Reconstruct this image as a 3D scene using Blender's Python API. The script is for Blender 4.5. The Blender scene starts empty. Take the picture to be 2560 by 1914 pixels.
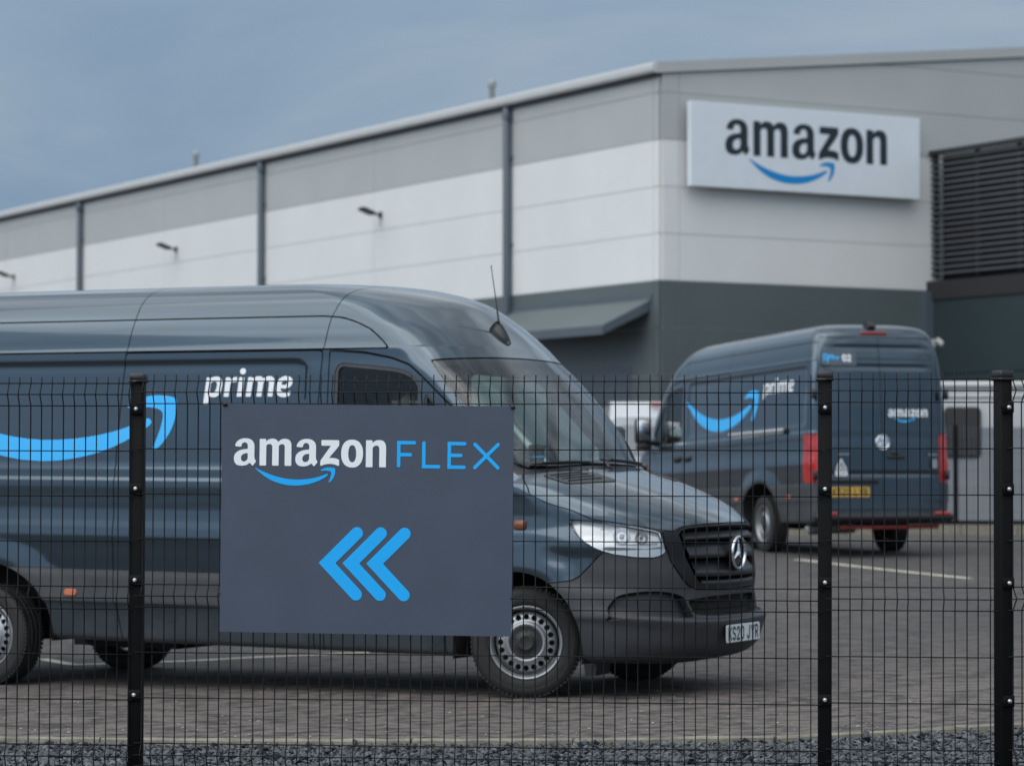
import bpy, bmesh, math, random
import numpy as np
from mathutils import Vector, Matrix

# ------------------------------------------------------------------ camera, sky, sun, exposure
SC = bpy.context.scene
COL = SC.collection
cam_d = bpy.data.cameras.new('camera'); cam = bpy.data.objects.new('camera', cam_d); COL.objects.link(cam)
cam_d.sensor_width = 36.0
cam_d.lens = 36.0*7014/2560
CAMH = 1.484
cam.location = (0, 0, CAMH)
cam.rotation_euler = (math.radians(90)+math.atan(212/7014), 0, 0)
cam_d.clip_start = .1; cam_d.clip_end = 3000
cam_d.dof.use_dof = True; cam_d.dof.focus_distance = 13.6; cam_d.dof.aperture_fstop = 3.5
SC.camera = cam

SUN_EL, SUN_AZ = math.radians(46), math.radians(-140)     # azimuth clockwise from +Y: behind the camera, to its left
world = bpy.data.worlds.new('World'); SC.world = world; world.use_nodes = True
wn, wl = world.node_tree.nodes, world.node_tree.links
wn.clear()
def wnode(t, **k):
    n = wn.new(t)
    for a, b in k.items(): setattr(n, a, b)
    return n
out = wnode('ShaderNodeOutputWorld'); bg = wnode('ShaderNodeBackground'); bg.inputs['Strength'].default_value = .1
sky = wnode('ShaderNodeTexSky', sky_type='NISHITA'); sky.sun_disc = False
sky.sun_elevation = SUN_EL; sky.sun_rotation = SUN_AZ; sky.air_density = 1.0; sky.dust_density = 2.5
tc = wnode('ShaderNodeTexCoord')
sep = wnode('ShaderNodeSeparateXYZ'); wl.new(tc.outputs['Generated'], sep.inputs[0])
# cloud sheet: direction projected on a flat layer overhead
addz = wnode('ShaderNodeMath', operation='ADD'); addz.inputs[1].default_value = .16; 
absz = wnode('ShaderNodeMath', operation='ABSOLUTE'); wl.new(sep.outputs['Z'], absz.inputs[0]); wl.new(absz.outputs[0], addz.inputs[0])
dx = wnode('ShaderNodeMath', operation='DIVIDE'); wl.new(sep.outputs['X'], dx.inputs[0]); wl.new(addz.outputs[0], dx.inputs[1])
dy = wnode('ShaderNodeMath', operation='DIVIDE'); wl.new(sep.outputs['Y'], dy.inputs[0]); wl.new(addz.outputs[0], dy.inputs[1])
cxy = wnode('ShaderNodeCombineXYZ'); wl.new(dx.outputs[0], cxy.inputs[0]); wl.new(dy.outputs[0], cxy.inputs[1])
no1 = wnode('ShaderNodeTexNoise'); no1.inputs['Scale'].default_value = .9; no1.inputs['Detail'].default_value = 6; no1.inputs['Roughness'].default_value = .55
no1.inputs['Distortion'].default_value = .4
wl.new(cxy.outputs[0], no1.inputs['Vector'])
rmp = wnode('ShaderNodeValToRGB')
rmp.color_ramp.elements[0].position = .31; rmp.color_ramp.elements[0].color = (1.75, 2.65, 3.75, 1)
rmp.color_ramp.elements[1].position = .71; rmp.color_ramp.elements[1].color = (3.6, 4.15, 4.75, 1)
e = rmp.color_ramp.elements.new(.5); e.color = (2.35, 3.2, 4.2, 1)
wl.new(no1.outputs['Fac'], rmp.inputs[0])
# an overcast dome is brighter towards the zenith
ele = wnode('ShaderNodeValToRGB'); er = ele.color_ramp
er.elements[0].position = 0; er.elements[0].color = (.30, .31, .325, 1); er.elements[1].position = 1; er.elements[1].color = (1.0, .81, .665, 1)
for p_, c_ in ((.17, (.35, .355, .36)), (.42, (.70, .60, .52))): q_ = er.elements.new(p_); q_.color = (*c_, 1)
wl.new(absz.outputs[0], ele.inputs[0])
# the cloud is thinner, and so brighter, round the hidden sun
sv = (math.sin(SUN_AZ)*math.cos(SUN_EL), math.cos(SUN_AZ)*math.cos(SUN_EL), math.sin(SUN_EL))
dt = wnode('ShaderNodeVectorMath', operation='DOT_PRODUCT'); dt.inputs[1].default_value = sv; wl.new(tc.outputs['Generated'], dt.inputs[0])
gl = wnode('ShaderNodeMapRange', interpolation_type='SMOOTHSTEP'); gl.inputs['From Min'].default_value = -.05; gl.inputs['From Max'].default_value = 1; gl.inputs['To Min'].default_value = 3.0; gl.inputs['To Max'].default_value = 6.2
wl.new(dt.outputs['Value'], gl.inputs['Value'])
mu0 = wnode('ShaderNodeVectorMath', operation='MULTIPLY'); wl.new(rmp.outputs['Color'], mu0.inputs[0]); wl.new(ele.outputs['Color'], mu0.inputs[1])
mul1 = wnode('ShaderNodeVectorMath', operation='SCALE'); wl.new(mu0.outputs[0], mul1.inputs[0]); wl.new(gl.outputs[0], mul1.inputs['Scale'])
# the layer shows more broken, streaky relief where it is seen from below than edge-on near the horizon
no2 = wnode('ShaderNodeTexNoise'); no2.inputs['Scale'].default_value = 1.9; no2.inputs['Detail'].default_value = 6; no2.inputs['Roughness'].default_value = .6; no2.inputs['Distortion'].default_value = .8
wl.new(cxy.outputs[0], no2.inputs['Vector'])
br = wnode('ShaderNodeMapRange', interpolation_type='SMOOTHSTEP'); br.inputs['From Min'].default_value = .36; br.inputs['From Max'].default_value = .66; br.inputs['To Min'].default_value = .62; br.inputs['To Max'].default_value = 1.38
wl.new(no2.outputs['Fac'], br.inputs['Value'])
wt = wnode('ShaderNodeMapRange', interpolation_type='SMOOTHSTEP'); wt.inputs['From Min'].default_value = .16; wt.inputs['From Max'].default_value = .42; wl.new(absz.outputs[0], wt.inputs['Value'])
mf = wnode('ShaderNodeMix', data_type='FLOAT'); mf.inputs['A'].default_value = 1.0; wl.new(wt.outputs[0], mf.inputs['Factor']); wl.new(br.outputs[0], mf.inputs['B'])
mul = wnode('ShaderNodeVectorMath', operation='SCALE'); wl.new(mul1.outputs[0], mul.inputs[0]); wl.new(mf.outputs['Result'], mul.inputs['Scale'])
mixs = wnode('ShaderNodeMix', data_type='RGBA'); mixs.inputs['Factor'].default_value = .93
wl.new(sky.outputs[0], mixs.inputs['A']); wl.new(mul.outputs[0], mixs.inputs['B'])
wl.new(mixs.outputs['Result'], bg.inputs['Color']); wl.new(bg.outputs[0], out.inputs['Surface'])

sun_d = bpy.data.lights.new('sun', 'SUN'); sun = bpy.data.objects.new('sun', sun_d); COL.objects.link(sun)
sun_d.energy = 1.25; sun_d.angle = math.radians(66); sun_d.color = (1, .965, .91)
sdir = Vector((math.sin(SUN_AZ)*math.cos(SUN_EL), math.cos(SUN_AZ)*math.cos(SUN_EL), math.sin(SUN_EL)))
sun.rotation_euler = sdir.to_track_quat('Z', 'Y').to_euler()
sun.location = sdir*60

vs_ = SC.view_settings
vs_.view_transform = 'Standard'; vs_.look = 'None'; vs_.exposure = 0.1; vs_.gamma = 1.0; vs_.use_curve_mapping = False
SC.render.engine = 'CYCLES'
SC.cycles.use_denoising = True
SC.cycles.max_bounces = 8; SC.cycles.transparent_max_bounces = 24

# ------------------------------------------------------------------ objects, labels, materials
rng = random.Random(7); NP = np.random.default_rng(7)
def empty(name, loc=(0, 0, 0), rot=(0, 0, 0), parent=None):
    o = bpy.data.objects.new(name, None); COL.objects.link(o); o.location = loc; o.rotation_euler = rot
    o.empty_display_size = .2
    if parent: o.parent = parent
    return o
def tag(o, label=None, cat=None, group=None, kind=None):
    for k, v in (('label', label), ('category', cat), ('group', group), ('kind', kind)):
        if v: o[k] = v
    return o
def link(name, me, mat=None, parent=None, loc=None, rot=None):
    o = bpy.data.objects.new(name, me); COL.objects.link(o)
    if mat is not None and not me.materials: me.materials.append(mat)
    if parent: o.parent = parent
    if loc is not None: o.location = loc
    if rot is not None: o.rotation_euler = rot
    return o
def np_mesh(name, V, F, smooth=False, normals=None):
    """V (n,3); F (m,3) or (m,4)"""
    V = np.asarray(V, np.float32); F = np.asarray(F, np.int32)
    me = bpy.data.meshes.new(name)
    k = F.shape[1]
    me.vertices.add(len(V)); me.vertices.foreach_set('co', V.ravel())
    me.loops.add(F.size); me.loops.foreach_set('vertex_index', F.ravel())
    me.polygons.add(len(F)); me.polygons.foreach_set('loop_start', np.arange(0, F.size, k, dtype=np.int32))
    me.polygons.foreach_set('use_smooth', np.full(len(F), smooth or normals is not None))
    me.update(calc_edges=True); me.validate()
    if normals is not None and len(me.vertices) == len(V):
        me.normals_split_custom_set_from_vertices([tuple(n) for n in np.asarray(normals, float)])
    return me
class MB:
    """collects boxes, prisms, tubes and lathes into one mesh"""
    def __init__(s): s.v = []; s.f = []; s.sm = []
    def add(s, vs, fs, sm=False):
        b = len(s.v); s.v += [tuple(map(float, p)) for p in vs]; s.f += [tuple(i+b for i in f) for f in fs]; s.sm += [sm]*len(fs); return s
    def box(s, c, d, rz=0.0, M=None):
        hx, hy, hz = d[0]/2, d[1]/2, d[2]/2
        p = [Vector((x*hx, y*hy, z*hz)) for x, y, z in ((-1,-1,-1),(1,-1,-1),(1,1,-1),(-1,1,-1),(-1,-1,1),(1,-1,1),(1,1,1),(-1,1,1))]
        R = M if M is not None else Matrix.Rotation(rz, 3, 'Z')
        p = [R @ q+Vector(c) for q in p]
        return s.add(p, [(0,3,2,1),(4,5,6,7),(0,1,5,4),(1,2,6,5),(2,3,7,6),(3,0,4,7)])
    def rbox(s, c, d, r, M=None, seg=3):
        """box with rounded vertical edges (about local z) and small top and bottom chamfers"""
        hx, hy, hz = d[0]/2, d[1]/2, d[2]/2
        ring = []
        for cx, cy, a0 in ((1,1,0),(-1,1,90),(-1,-1,180),(1,-1,270)):
            for k in range(seg+1):
                a = math.radians(a0+90*k/seg); ring.append((cx*(hx-r)+r*math.cos(a), cy*(hy-r)+r*math.sin(a)))
        c2 = min(r*.5, hz*.5); n = len(ring); vs = []
        for z, k in ((-hz, c2), (-hz+c2, 0), (hz-c2, 0), (hz, c2)):
            for x, y in ring: vs.append(Vector((x*(1-k/hx), y*(1-k/hy), z)))
        if M is not None: vs = [M @ v for v in vs]
        vs = [v+Vector(c) for v in vs]
        fs = [(j*n+i, j*n+(i+1) % n, (j+1)*n+(i+1) % n, (j+1)*n+i) for j in range(3) for i in range(n)]
        s.add(vs, fs, True); b = len(s.v)-4*n
        s.f += [tuple(b+i for i in reversed(range(n))), tuple(b+3*n+i for i in range(n))]; s.sm += [False, False]
        return s
    def tube(s, pts, r, seg=6, cap=True):
        pts = [Vector(p) for p in pts]; rs = r if isinstance(r, (list, tuple)) else [r]*len(pts)
        vs = []; up = None
        for i, p in enumerate(pts):
            a = pts[max(i-1, 0)]; b = pts[min(i+1, len(pts)-1)]; t = (b-a).normalized()
            if up is None:
                up = Vector((0, 0, 1)) if abs(t.z) < .9 else Vector((1, 0, 0))
            x = t.cross(up).normalized(); y = x.cross(t).normalized(); up = y
            for k in range(seg):
                q = 2*math.pi*k/seg; vs.append(p+rs[i]*(math.cos(q)*x+math.sin(q)*y))
        fs = [(i*seg+k, i*seg+(k+1) % seg, (i+1)*seg+(k+1) % seg, (i+1)*seg+k) for i in range(len(pts)-1) for k in range(seg)]
        s.add(vs, fs, True)
        if cap:
            b = len(s.v)-len(vs); n = len(vs)
            s.f += [tuple(b+k for k in reversed(range(seg))), tuple(b+n-seg+k for k in range(seg))]; s.sm += [False, False]
        return s
    def lathe(s, prof, seg=32, axis='Y', c=(0, 0, 0), close=False):
        """prof: (radius, along-axis) pairs"""
        vs = []
        for r, h in prof:
            for k in range(seg):
                a = 2*math.pi*k/seg; u, v = r*math.cos(a), r*math.sin(a)
                p = {'Y': (u, h, v), 'Z': (u, v, h), 'X': (h, u, v)}[axis]
                vs.append((p[0]+c[0], p[1]+c[1], p[2]+c[2]))
        n = len(prof); m = n if close else n-1
        fs = [(i*seg+k, i*seg+(k+1) % seg, ((i+1) % n)*seg+(k+1) % seg, ((i+1) % n)*seg+k) for i in range(m) for k in range(seg)]
        return s.add(vs, fs, True)
    def prism(s, poly, z0, z1, M=None, c=(0, 0, 0)):
        """closed outline in local xy extruded along z"""
        n = len(poly); vs = [Vector((x, y, z)) for z in (z0, z1) for x, y in poly]
        if M is not None: vs = [M @ v for v in vs]
        vs = [v+Vector(c) for v in vs]
        return s.add(vs, [tuple(reversed(range(n))), tuple(range(n, 2*n))]+[(i, (i+1) % n, n+(i+1) % n, n+i) for i in range(n)])
    def mesh(s, name):
        me = bpy.data.meshes.new(name); me.from_pydata(s.v, [], s.f); me.update()
        me.polygons.foreach_set('use_smooth', s.sm)
        return me
    def build(s, name, mat, parent=None, loc=None, rot=None, bevel=0):
        me = s.mesh(name)
        if bevel:
            bm = bmesh.new(); bm.from_mesh(me)
            eds = [e for e in bm.edges if len(e.link_faces) == 2 and e.calc_face_angle(0) > .6]
            bmesh.ops.bevel(bm, geom=eds, offset=bevel, segments=2, profile=.6, affect='EDGES', clamp_overlap=True)
            bm.to_mesh(me); bm.free()
        return link(name, me, mat, parent, loc, rot)

MATS = {}
def mat(name, col, rough=.5, metal=0.0, var=0.0, vscale=3.0, bump=0.0, bscale=60.0, coat=0.0, spec=.5, stretch=None, col2=None, v0=.35, v1=.7, detail=5):
    """principled surface whose colour drifts between two tones and whose surface has fine relief"""
    m = bpy.data.materials.new(name); m.use_nodes = True; nt = m.node_tree; b = nt.nodes['Principled BSDF']
    b.inputs['Base Color'].default_value = (*col, 1); b.inputs['Roughness'].default_value = rough; b.inputs['Metallic'].default_value = metal
    b.inputs['Coat Weight'].default_value = coat; b.inputs['Coat Roughness'].default_value = .04; b.inputs['Specular IOR Level'].default_value = spec
    if var or bump or col2:
        t = nt.nodes.new('ShaderNodeTexCoord'); src = t.outputs['Object']
        if stretch:
            mp = nt.nodes.new('ShaderNodeMapping'); mp.inputs['Scale'].default_value = stretch; nt.links.new(src, mp.inputs[0]); src = mp.outputs[0]
    if var or col2:
        n = nt.nodes.new('ShaderNodeTexNoise'); n.inputs['Scale'].default_value = vscale; n.inputs['Detail'].default_value = detail; n.inputs['Roughness'].default_value = .6
        nt.links.new(src, n.inputs['Vector'])
        r = nt.nodes.new('ShaderNodeValToRGB'); r.color_ramp.elements[0].position = v0; r.color_ramp.elements[1].position = v1
        a = col2 if col2 else tuple(max(0, c*(1-var)) for c in col); z = col if col2 else tuple(min(1, c*(1+var)) for c in col)
        r.color_ramp.elements[0].color = (*a, 1); r.color_ramp.elements[1].color = (*z, 1)
        nt.links.new(n.outputs['Fac'], r.inputs[0]); nt.links.new(r.outputs[0], b.inputs['Base Color'])
        mr = nt.nodes.new('ShaderNodeMapRange'); mr.inputs['To Min'].default_value = max(.02, rough*.8); mr.inputs['To Max'].default_value = min(1, rough*1.25)
        nt.links.new(n.outputs['Fac'], mr.inputs['Value']); nt.links.new(mr.outputs[0], b.inputs['Roughness'])
    if bump:
        n2 = nt.nodes.new('ShaderNodeTexNoise'); n2.inputs['Scale'].default_value = bscale; n2.inputs['Detail'].default_value = 4
        nt.links.new(src, n2.inputs['Vector'])
        bp = nt.nodes.new('ShaderNodeBump'); bp.inputs['Strength'].default_value = bump; bp.inputs['Distance'].default_value = .01
        nt.links.new(n2.outputs['Fac'], bp.inputs['Height']); nt.links.new(bp.outputs[0], b.inputs['Normal'])
    MATS[name] = m; return m
def glass(name, tint, gloss=.02, rough=0.0, ior=1.5):
    m = bpy.data.materials.new(name); m.use_nodes = True; nt = m.node_tree; nt.nodes.clear()
    o = nt.nodes.new('ShaderNodeOutputMaterial'); t = nt.nodes.new('ShaderNodeBsdfTransparent'); t.inputs[0].default_value = (*tint, 1)
    g = nt.nodes.new('ShaderNodeBsdfGlossy'); g.inputs['Roughness'].default_value = rough; g.inputs['Color'].default_value = (.95, .97, 1, 1)
    f = nt.nodes.new('ShaderNodeFresnel'); f.inputs['IOR'].default_value = ior
    a = nt.nodes.new('ShaderNodeMath'); a.operation = 'ADD'; a.inputs[1].default_value = gloss; nt.links.new(f.outputs[0], a.inputs[0])
    mx = nt.nodes.new('ShaderNodeMixShader'); nt.links.new(a.outputs[0], mx.inputs[0]); nt.links.new(t.outputs[0], mx.inputs[1]); nt.links.new(g.outputs[0], mx.inputs[2])
    nt.links.new(mx.outputs[0], o.inputs[0]); MATS[name] = m; return m

PAINT = mat('slate blue paint', (.047, .071, .092), .15, .76, var=.05, vscale=1.2, coat=1.0, bump=.36, bscale=1.5, stretch=(.35, 1, 2.2))
def road_film(m):
    """dried road film on the lowest part of the bodywork"""
    nt = m.node_tree; L = nt.links; b = nt.nodes['Principled BSDF']
    t = nt.nodes.new('ShaderNodeTexCoord'); s = nt.nodes.new('ShaderNodeSeparateXYZ'); L.new(t.outputs['Object'], s.inputs[0])
    n = nt.nodes.new('ShaderNodeTexNoise'); n.inputs['Scale'].default_value = 5; n.inputs['Detail'].default_value = 6; L.new(t.outputs['Object'], n.inputs['Vector'])
    a = nt.nodes.new('ShaderNodeMath'); a.operation = 'MULTIPLY_ADD'; a.inputs[1].default_value = -.55; L.new(n.outputs['Fac'], a.inputs[0]); L.new(s.outputs['Z'], a.inputs[2])
    r = nt.nodes.new('ShaderNodeMapRange'); r.inputs['From Min'].default_value = -.06; r.inputs['From Max'].default_value = .30; r.inputs['To Min'].default_value = .42; r.inputs['To Max'].default_value = 0; L.new(a.outputs[0], r.inputs['Value'])
    for nm, val in (('Base Color', (.085, .077, .068, 1)), ('Roughness', .75), ('Metallic', 0.0), ('Coat Weight', 0.0)):
        inp = b.inputs[nm]; mx = nt.nodes.new('ShaderNodeMix'); mx.data_type = 'RGBA' if nm == 'Base Color' else 'FLOAT'
        if inp.is_linked: L.new(inp.links[0].from_socket, mx.inputs['A'])
        elif nm == 'Base Color': mx.inputs['A'].default_value = inp.default_value
        else: mx.inputs['A'].default_value = inp.default_value
        mx.inputs['B'].default_value = val; L.new(r.outputs[0], mx.inputs['Factor']); L.new(mx.outputs['Result'], inp)
road_film(PAINT)
MOULD = mat('dark grey moulding', (.050, .051, .054), .55, var=.18, vscale=4, bump=.15, bscale=400)
BUMPER = mat('charcoal bumper plastic', (.036, .038, .043), .5, var=.15, vscale=5, bump=.12, bscale=500)
BLACKP = mat('black plastic', (.012, .012, .014), .38, bump=.05, bscale=300)
GLOSSB = mat('satin black trim', (.010, .010, .012), .35, spec=.3)
DARKIN = mat('dark cab lining', (.020, .021, .022), .8, var=.2)
UNDER = mat('dirty underbody', (.012, .011, .010), .8, var=.4, vscale=6)
RUBBER = mat('tyre rubber', (.020, .020, .020), .75, var=.25, vscale=9, bump=.3, bscale=90)
STEEL = mat('silver painted steel', (.34, .35, .36), .34, .55, var=.12, vscale=12)
HUBC = mat('grey hub plastic', (.024, .025, .026), .5, var=.2, vscale=20)
CHROME = mat('chrome', (.75, .77, .8), .12, 1.0)
LAMPS = mat('headlamp reflector', (.88, .89, .91), .22, .4)
LAMPW = mat('headlamp white housing', (.95, .96, .97), .3, .30)
LAMPG = mat('headlamp grey strip', (.34, .34, .35), .4, .3, bump=.6, bscale=220)
AMBER = mat('amber reflector', (.60, .17, .08), .3, var=.1)
BROWNL = mat('dark amber lens', (.20, .07, .035), .22, var=.1)
REDL = mat('red lamp lens', (.42, .022, .018), .18, var=.25, vscale=14, coat=.6)
REDB = mat('dull red reflective strip', (.28, .035, .03), .4, var=.2)
WHITEL = mat('clear lamp lens', (.75, .70, .66), .2)
WPRINT = mat('white print', (.86, .88, .90), .45)
BPRINT = mat('sky blue print', (.05, .48, .97), .45)
PLATEW = mat('white number plate', (.62, .66, .68), .4, var=.05)
PLATEY = mat('yellow number plate', (.55, .33, .055), .4, var=.05)
PBLACK = mat('black print', (.012, .012, .014), .5)
SIGNBK = mat('slate grey sign board', (.056, .073, .108), .45, var=.05, vscale=4, bump=.03, bscale=200)
SBLUE = mat('bright blue print', (.002, .42, .95), .45)
SEATF = mat('black seat fabric', (.018, .018, .02), .9, var=.25, vscale=30)
GLASSW = glass('windscreen glass', (.88, .98, .95), .03)
GLASSD = glass('tinted door glass', (.78, .92, .88), .0, ior=1.42)
LENS = glass('clear lens', (.99, .99, .99), .02)
WIRE = mat('black powder coated wire', (.010, .010, .011), .5, spec=.2)
POST = mat('black powder coated post', (.0055, .0055, .006), .6, var=.2, vscale=8, spec=.12)
ZINC = mat('zinc bolt', (.55, .56, .57), .3, .85)
WHITEC = mat('white cladding', (.74, .735, .715), .42, var=.025, vscale=.6)
GREYC = mat('light grey cladding', (.44, .45, .44), .42, var=.03, vscale=.6)
DARKC = mat('dark grey cladding', (.100, .122, .124), .4, var=.06, vscale=.5)
TEALC = mat('dark green grey cladding', (.030, .046, .050), .4, var=.06, vscale=.5)
JOINT = mat('grey joint', (.56, .56, .55), .7)
JOINTD = mat('dark joint', (.05, .055, .06), .7)
TRIM = mat('light grey eaves trim', (.55, .55, .54), .4, var=.03)
SLATE = mat('slate grey metal', (.085, .105, .125), .4, var=.06)
DARKM = mat('dark metal louvre', (.028, .030, .034), .5, var=.1)
BLADE = mat('grey louvre blade', (.075, .080, .088), .5, var=.08)
LAMPB = mat('dark lamp housing', (.035, .036, .04), .5)
ROOFM = mat('grey roof sheet', (.30, .31, .32), .5, var=.05)
SIGNW = mat('white sign board', (.72, .76, .80), .35, var=.02)
NAVY = mat('dark navy lettering', (.012, .022, .030), .45)
MBLUE = mat('mid blue lettering', (.002, .25, .60), .4)
CONC = mat('concrete edging', (.235, .215, .17), .85, var=.25, vscale=14, bump=.4, bscale=120)
CABIN = mat('pale grey cabin panel', (.34, .35, .36), .45, var=.05, vscale=.8)
CABIND = mat('grey cabin lower panel', (.20, .21, .23), .45, var=.06, vscale=.8)
CABWIN = mat('brown tinted window', (.035, .030, .027), .12)
VANW = mat('white van paint', (.62, .63, .65), .25, coat=1.0, var=.02)
BULK = mat('grey green bulkhead', (.12, .15, .145), .7, var=.1)
SKIN = mat('skin', (.42, .24, .17), .55, var=.08, vscale=20)
HAIR = mat('dark hair', (.014, .011, .010), .6, bump=.5, bscale=150)
JACKET = mat('navy jacket', (.02, .026, .05), .85, var=.2, vscale=15)

# ------------------------------------------------------------------ outlines as distance fields, cut meshes
def bez(*P, n=8):
    P = np.array(P, float); t = np.linspace(0, 1, n+1)[1:, None]
    if len(P) == 3: return (1-t)**2*P[0]+2*t*(1-t)*P[1]+t*t*P[2]
    return (1-t)**3*P[0]+3*t*(1-t)**2*P[1]+3*t*t*(1-t)*P[2]+t**3*P[3]
def path(*items):
    """tuples are points; lists are quadratic or cubic curves from the last point"""
    out = []
    for it in items:
        if isinstance(it, list):
            out += [tuple(p) for p in bez(out[-1], *it)]
        else: out.append(it)
    return np.array(out, float)
def sd_poly(P, poly):
    """signed distance of points P (n,2) to a closed outline, negative inside"""
    poly = np.asarray(poly, float); d = np.full(len(P), 1e18); ins = np.zeros(len(P), bool)
    for i in range(len(poly)):
        a = poly[i-1]; b = poly[i]; e = b-a; w = P-a
        L = e@e
        if L < 1e-18: continue
        q = w-np.clip(w@e/L, 0, 1)[:, None]*e
        d = np.minimum(d, (q*q).sum(1))
        c = (a[1] > P[:, 1]) != (b[1] > P[:, 1])
        with np.errstate(divide='ignore', invalid='ignore'):
            ins ^= c & (P[:, 0] < (b[0]-a[0])*(P[:, 1]-a[1])/(b[1]-a[1])+a[0])
    d = np.sqrt(d); return np.where(ins, -d, d)
def sd_stroke(P, pts, r):
    pts = np.asarray(pts, float); d = np.full(len(P), 1e18)
    for a, b in zip(pts[:-1], pts[1:]):
        e = b-a; w = P-a; q = w-np.clip(w@e/max(e@e, 1e-12), 0, 1)[:, None]*e
        d = np.minimum(d, np.hypot(q[:, 0], q[:, 1]))
    return d-r
def clip(A, T, s):
    """keep the part of a triangle mesh where s <= 0; A vertex rows, T triangles"""
    ins = s <= 0; k = ins[T].sum(1)
    keep = [T[k == 3]]; newA = [A]; base = len(A); edges = []; jobs = []
    for cnt in (1, 2):
        t = T[k == cnt]
        if not len(t): continue
        odd = ins[t] if cnt == 1 else ~ins[t]
        r = odd.argmax(1); t = np.stack([t[np.arange(len(t)), (r+j) % 3] for j in range(3)], 1)
        jobs.append((cnt, t)); edges += [t[:, [0, 1]], t[:, [0, 2]]]
    if jobs:
        E = np.sort(np.concatenate(edges), 1); U, inv = np.unique(E, axis=0, return_inverse=True); inv = inv.ravel()
        sa, sb = s[U[:, 0]], s[U[:, 1]]; f = (sa/(sa-sb))[:, None]
        newA.append(A[U[:, 0]]*(1-f)+A[U[:, 1]]*f)
        p = 0
        for cnt, t in jobs:
            n = len(t); e01 = base+inv[p:p+n]; e02 = base+inv[p+n:p+2*n]; p += 2*n
            if cnt == 1: keep.append(np.stack([t[:, 0], e01, e02], 1))
            else: keep += [np.stack([e01, t[:, 1], t[:, 2]], 1), np.stack([e01, t[:, 2], e02], 1)]
    T2 = np.concatenate(keep); A2 = np.concatenate(newA)
    used = np.zeros(len(A2), bool); used[T2] = True; idx = np.cumsum(used)-1
    A2 = A2[used]; T2 = idx[T2]
    if len(T2):   # drop slivers
        a, b, c = A2[T2[:, 0], :3], A2[T2[:, 1], :3], A2[T2[:, 2], :3]
        T2 = T2[np.linalg.norm(np.cross(b-a, c-a), axis=1) > 1e-10]
    return A2, T2
def sheet(x0, x1, z0, z1, h, fn):
    """2-D print: grid of cell h cut along fn <= 0; returns points (n,2), triangles"""
    nx = max(2, int(math.ceil((x1-x0)/h))+1); nz = max(2, int(math.ceil((z1-z0)/h))+1)
    X, Z = np.meshgrid(np.linspace(x0, x1, nx), np.linspace(z0, z1, nz)); A = np.stack([X.ravel(), Z.ravel(), np.zeros(X.size)], 1)
    i = (np.arange(nz-1)[:, None]*nx+np.arange(nx-1)[None]).ravel()
    T = np.concatenate([np.stack([i, i+1, i+nx+1], 1), np.stack([i, i+nx+1, i+nx], 1)])
    A, T = clip(A, T, fn(A[:, :2])); return A[:, :2], T

# ---- lettering traced as outlines (x right, y down, in units of the drawing)
def g_a(dx=0):
    o = path((137, 345), [(142, 312), (172, 290), (212, 290)], [(280, 291), (280, 350)], (280, 425), [(282, 442), (292, 455)], (293, 458), (271, 486), (264, 487),
             (246, 467), [(222, 491), (184, 490)], [(129, 489), (129, 435)], [(130, 372), (230, 367)], (231, 350), [(231, 320), (208, 320)], [(187, 320), (184, 347)], [(182, 352), (176, 352)], (142, 349))
    h = path((231, 398), [(182, 398), (181, 435)], [(182, 459), (203, 459)], [(228, 456), (231, 430)])
    return lambda P: np.maximum(sd_poly(P-[dx, 0], o), -sd_poly(P-[dx, 0], h))
def g_m(x=318):
    o = path((0, 487), (0, 297), [(1, 293), (6, 293)], (42, 293), [(47, 293), (47, 298)], (48, 315), [(62, 291), (94, 291)], [(126, 291), (137, 316)], [(152, 291), (187, 291)],
             [(234, 292), (234, 345)], (234, 483), [(234, 487), (230, 487)], (189, 487), [(185, 487), (185, 483)], (185, 355), [(185, 330), (166, 330)], [(148, 331), (141, 345)], (141, 483),
             [(141, 487), (137, 487)], (97, 487), [(93, 487), (93, 483)], (93, 355), [(93, 330), (74, 330)], [(55, 331), (49, 345)], (49, 483), [(49, 487), (45, 487)])
    return lambda P: sd_poly(P-[x, 0], o)
def g_n(x=1098):
    o = path((0, 490), (0, 299), [(0, 295), (5, 295)], (42, 295), [(47, 295), (47, 300)], (48, 317), [(64, 293), (97, 293)], [(147, 294), (147, 350)], (147, 486), [(147, 490), (143, 490)],
             (102, 490), [(98, 490), (98, 486)], (98, 362), [(98, 333), (77, 333)], [(58, 334), (49, 352)], (49, 486), [(49, 490), (45, 490)])
    return lambda P: sd_poly(P-[x, 0], o)
def g_z():
    o = path((778, 297), (894, 297), [(902, 297), (902, 305)], (902, 328), [(901, 338), (896, 345)], (828, 428), [(870, 422), (900, 438)], [(903, 441), (903, 446)], (903, 476), [(902, 485), (894, 482)],
             [(835, 455), (773, 484)], [(764, 487), (765, 478)], (765, 458), [(765, 448), (770, 440)], (842, 338), (779, 338), [(771, 338), (771, 330)], (771, 304), [(771, 297), (778, 297)])
    return lambda P: sd_poly(P, o)
def g_o():
    def el(cx, cy, a, b, n=2.3):
        t = np.linspace(0, 2*np.pi, 48, endpoint=False); c, s = np.cos(t), np.sin(t)
        return np.stack([cx+a*np.sign(c)*abs(c)**(2/n), cy+b*np.sign(s)*abs(s)**(2/n)], 1)
    o, h = el(997, 393, 80, 101), el(998, 394, 29, 62)
    return lambda P: np.maximum(sd_poly(P, o), -sd_poly(P, h))
_smile = path((286, 506), [(345, 562), (430, 630), (580, 630)], [(720, 628), (818, 556)], [(828, 545), (814, 541)], [(720, 587), (580, 586)], [(440, 582), (294, 505)], [(287, 502), (286, 506)])
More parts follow.
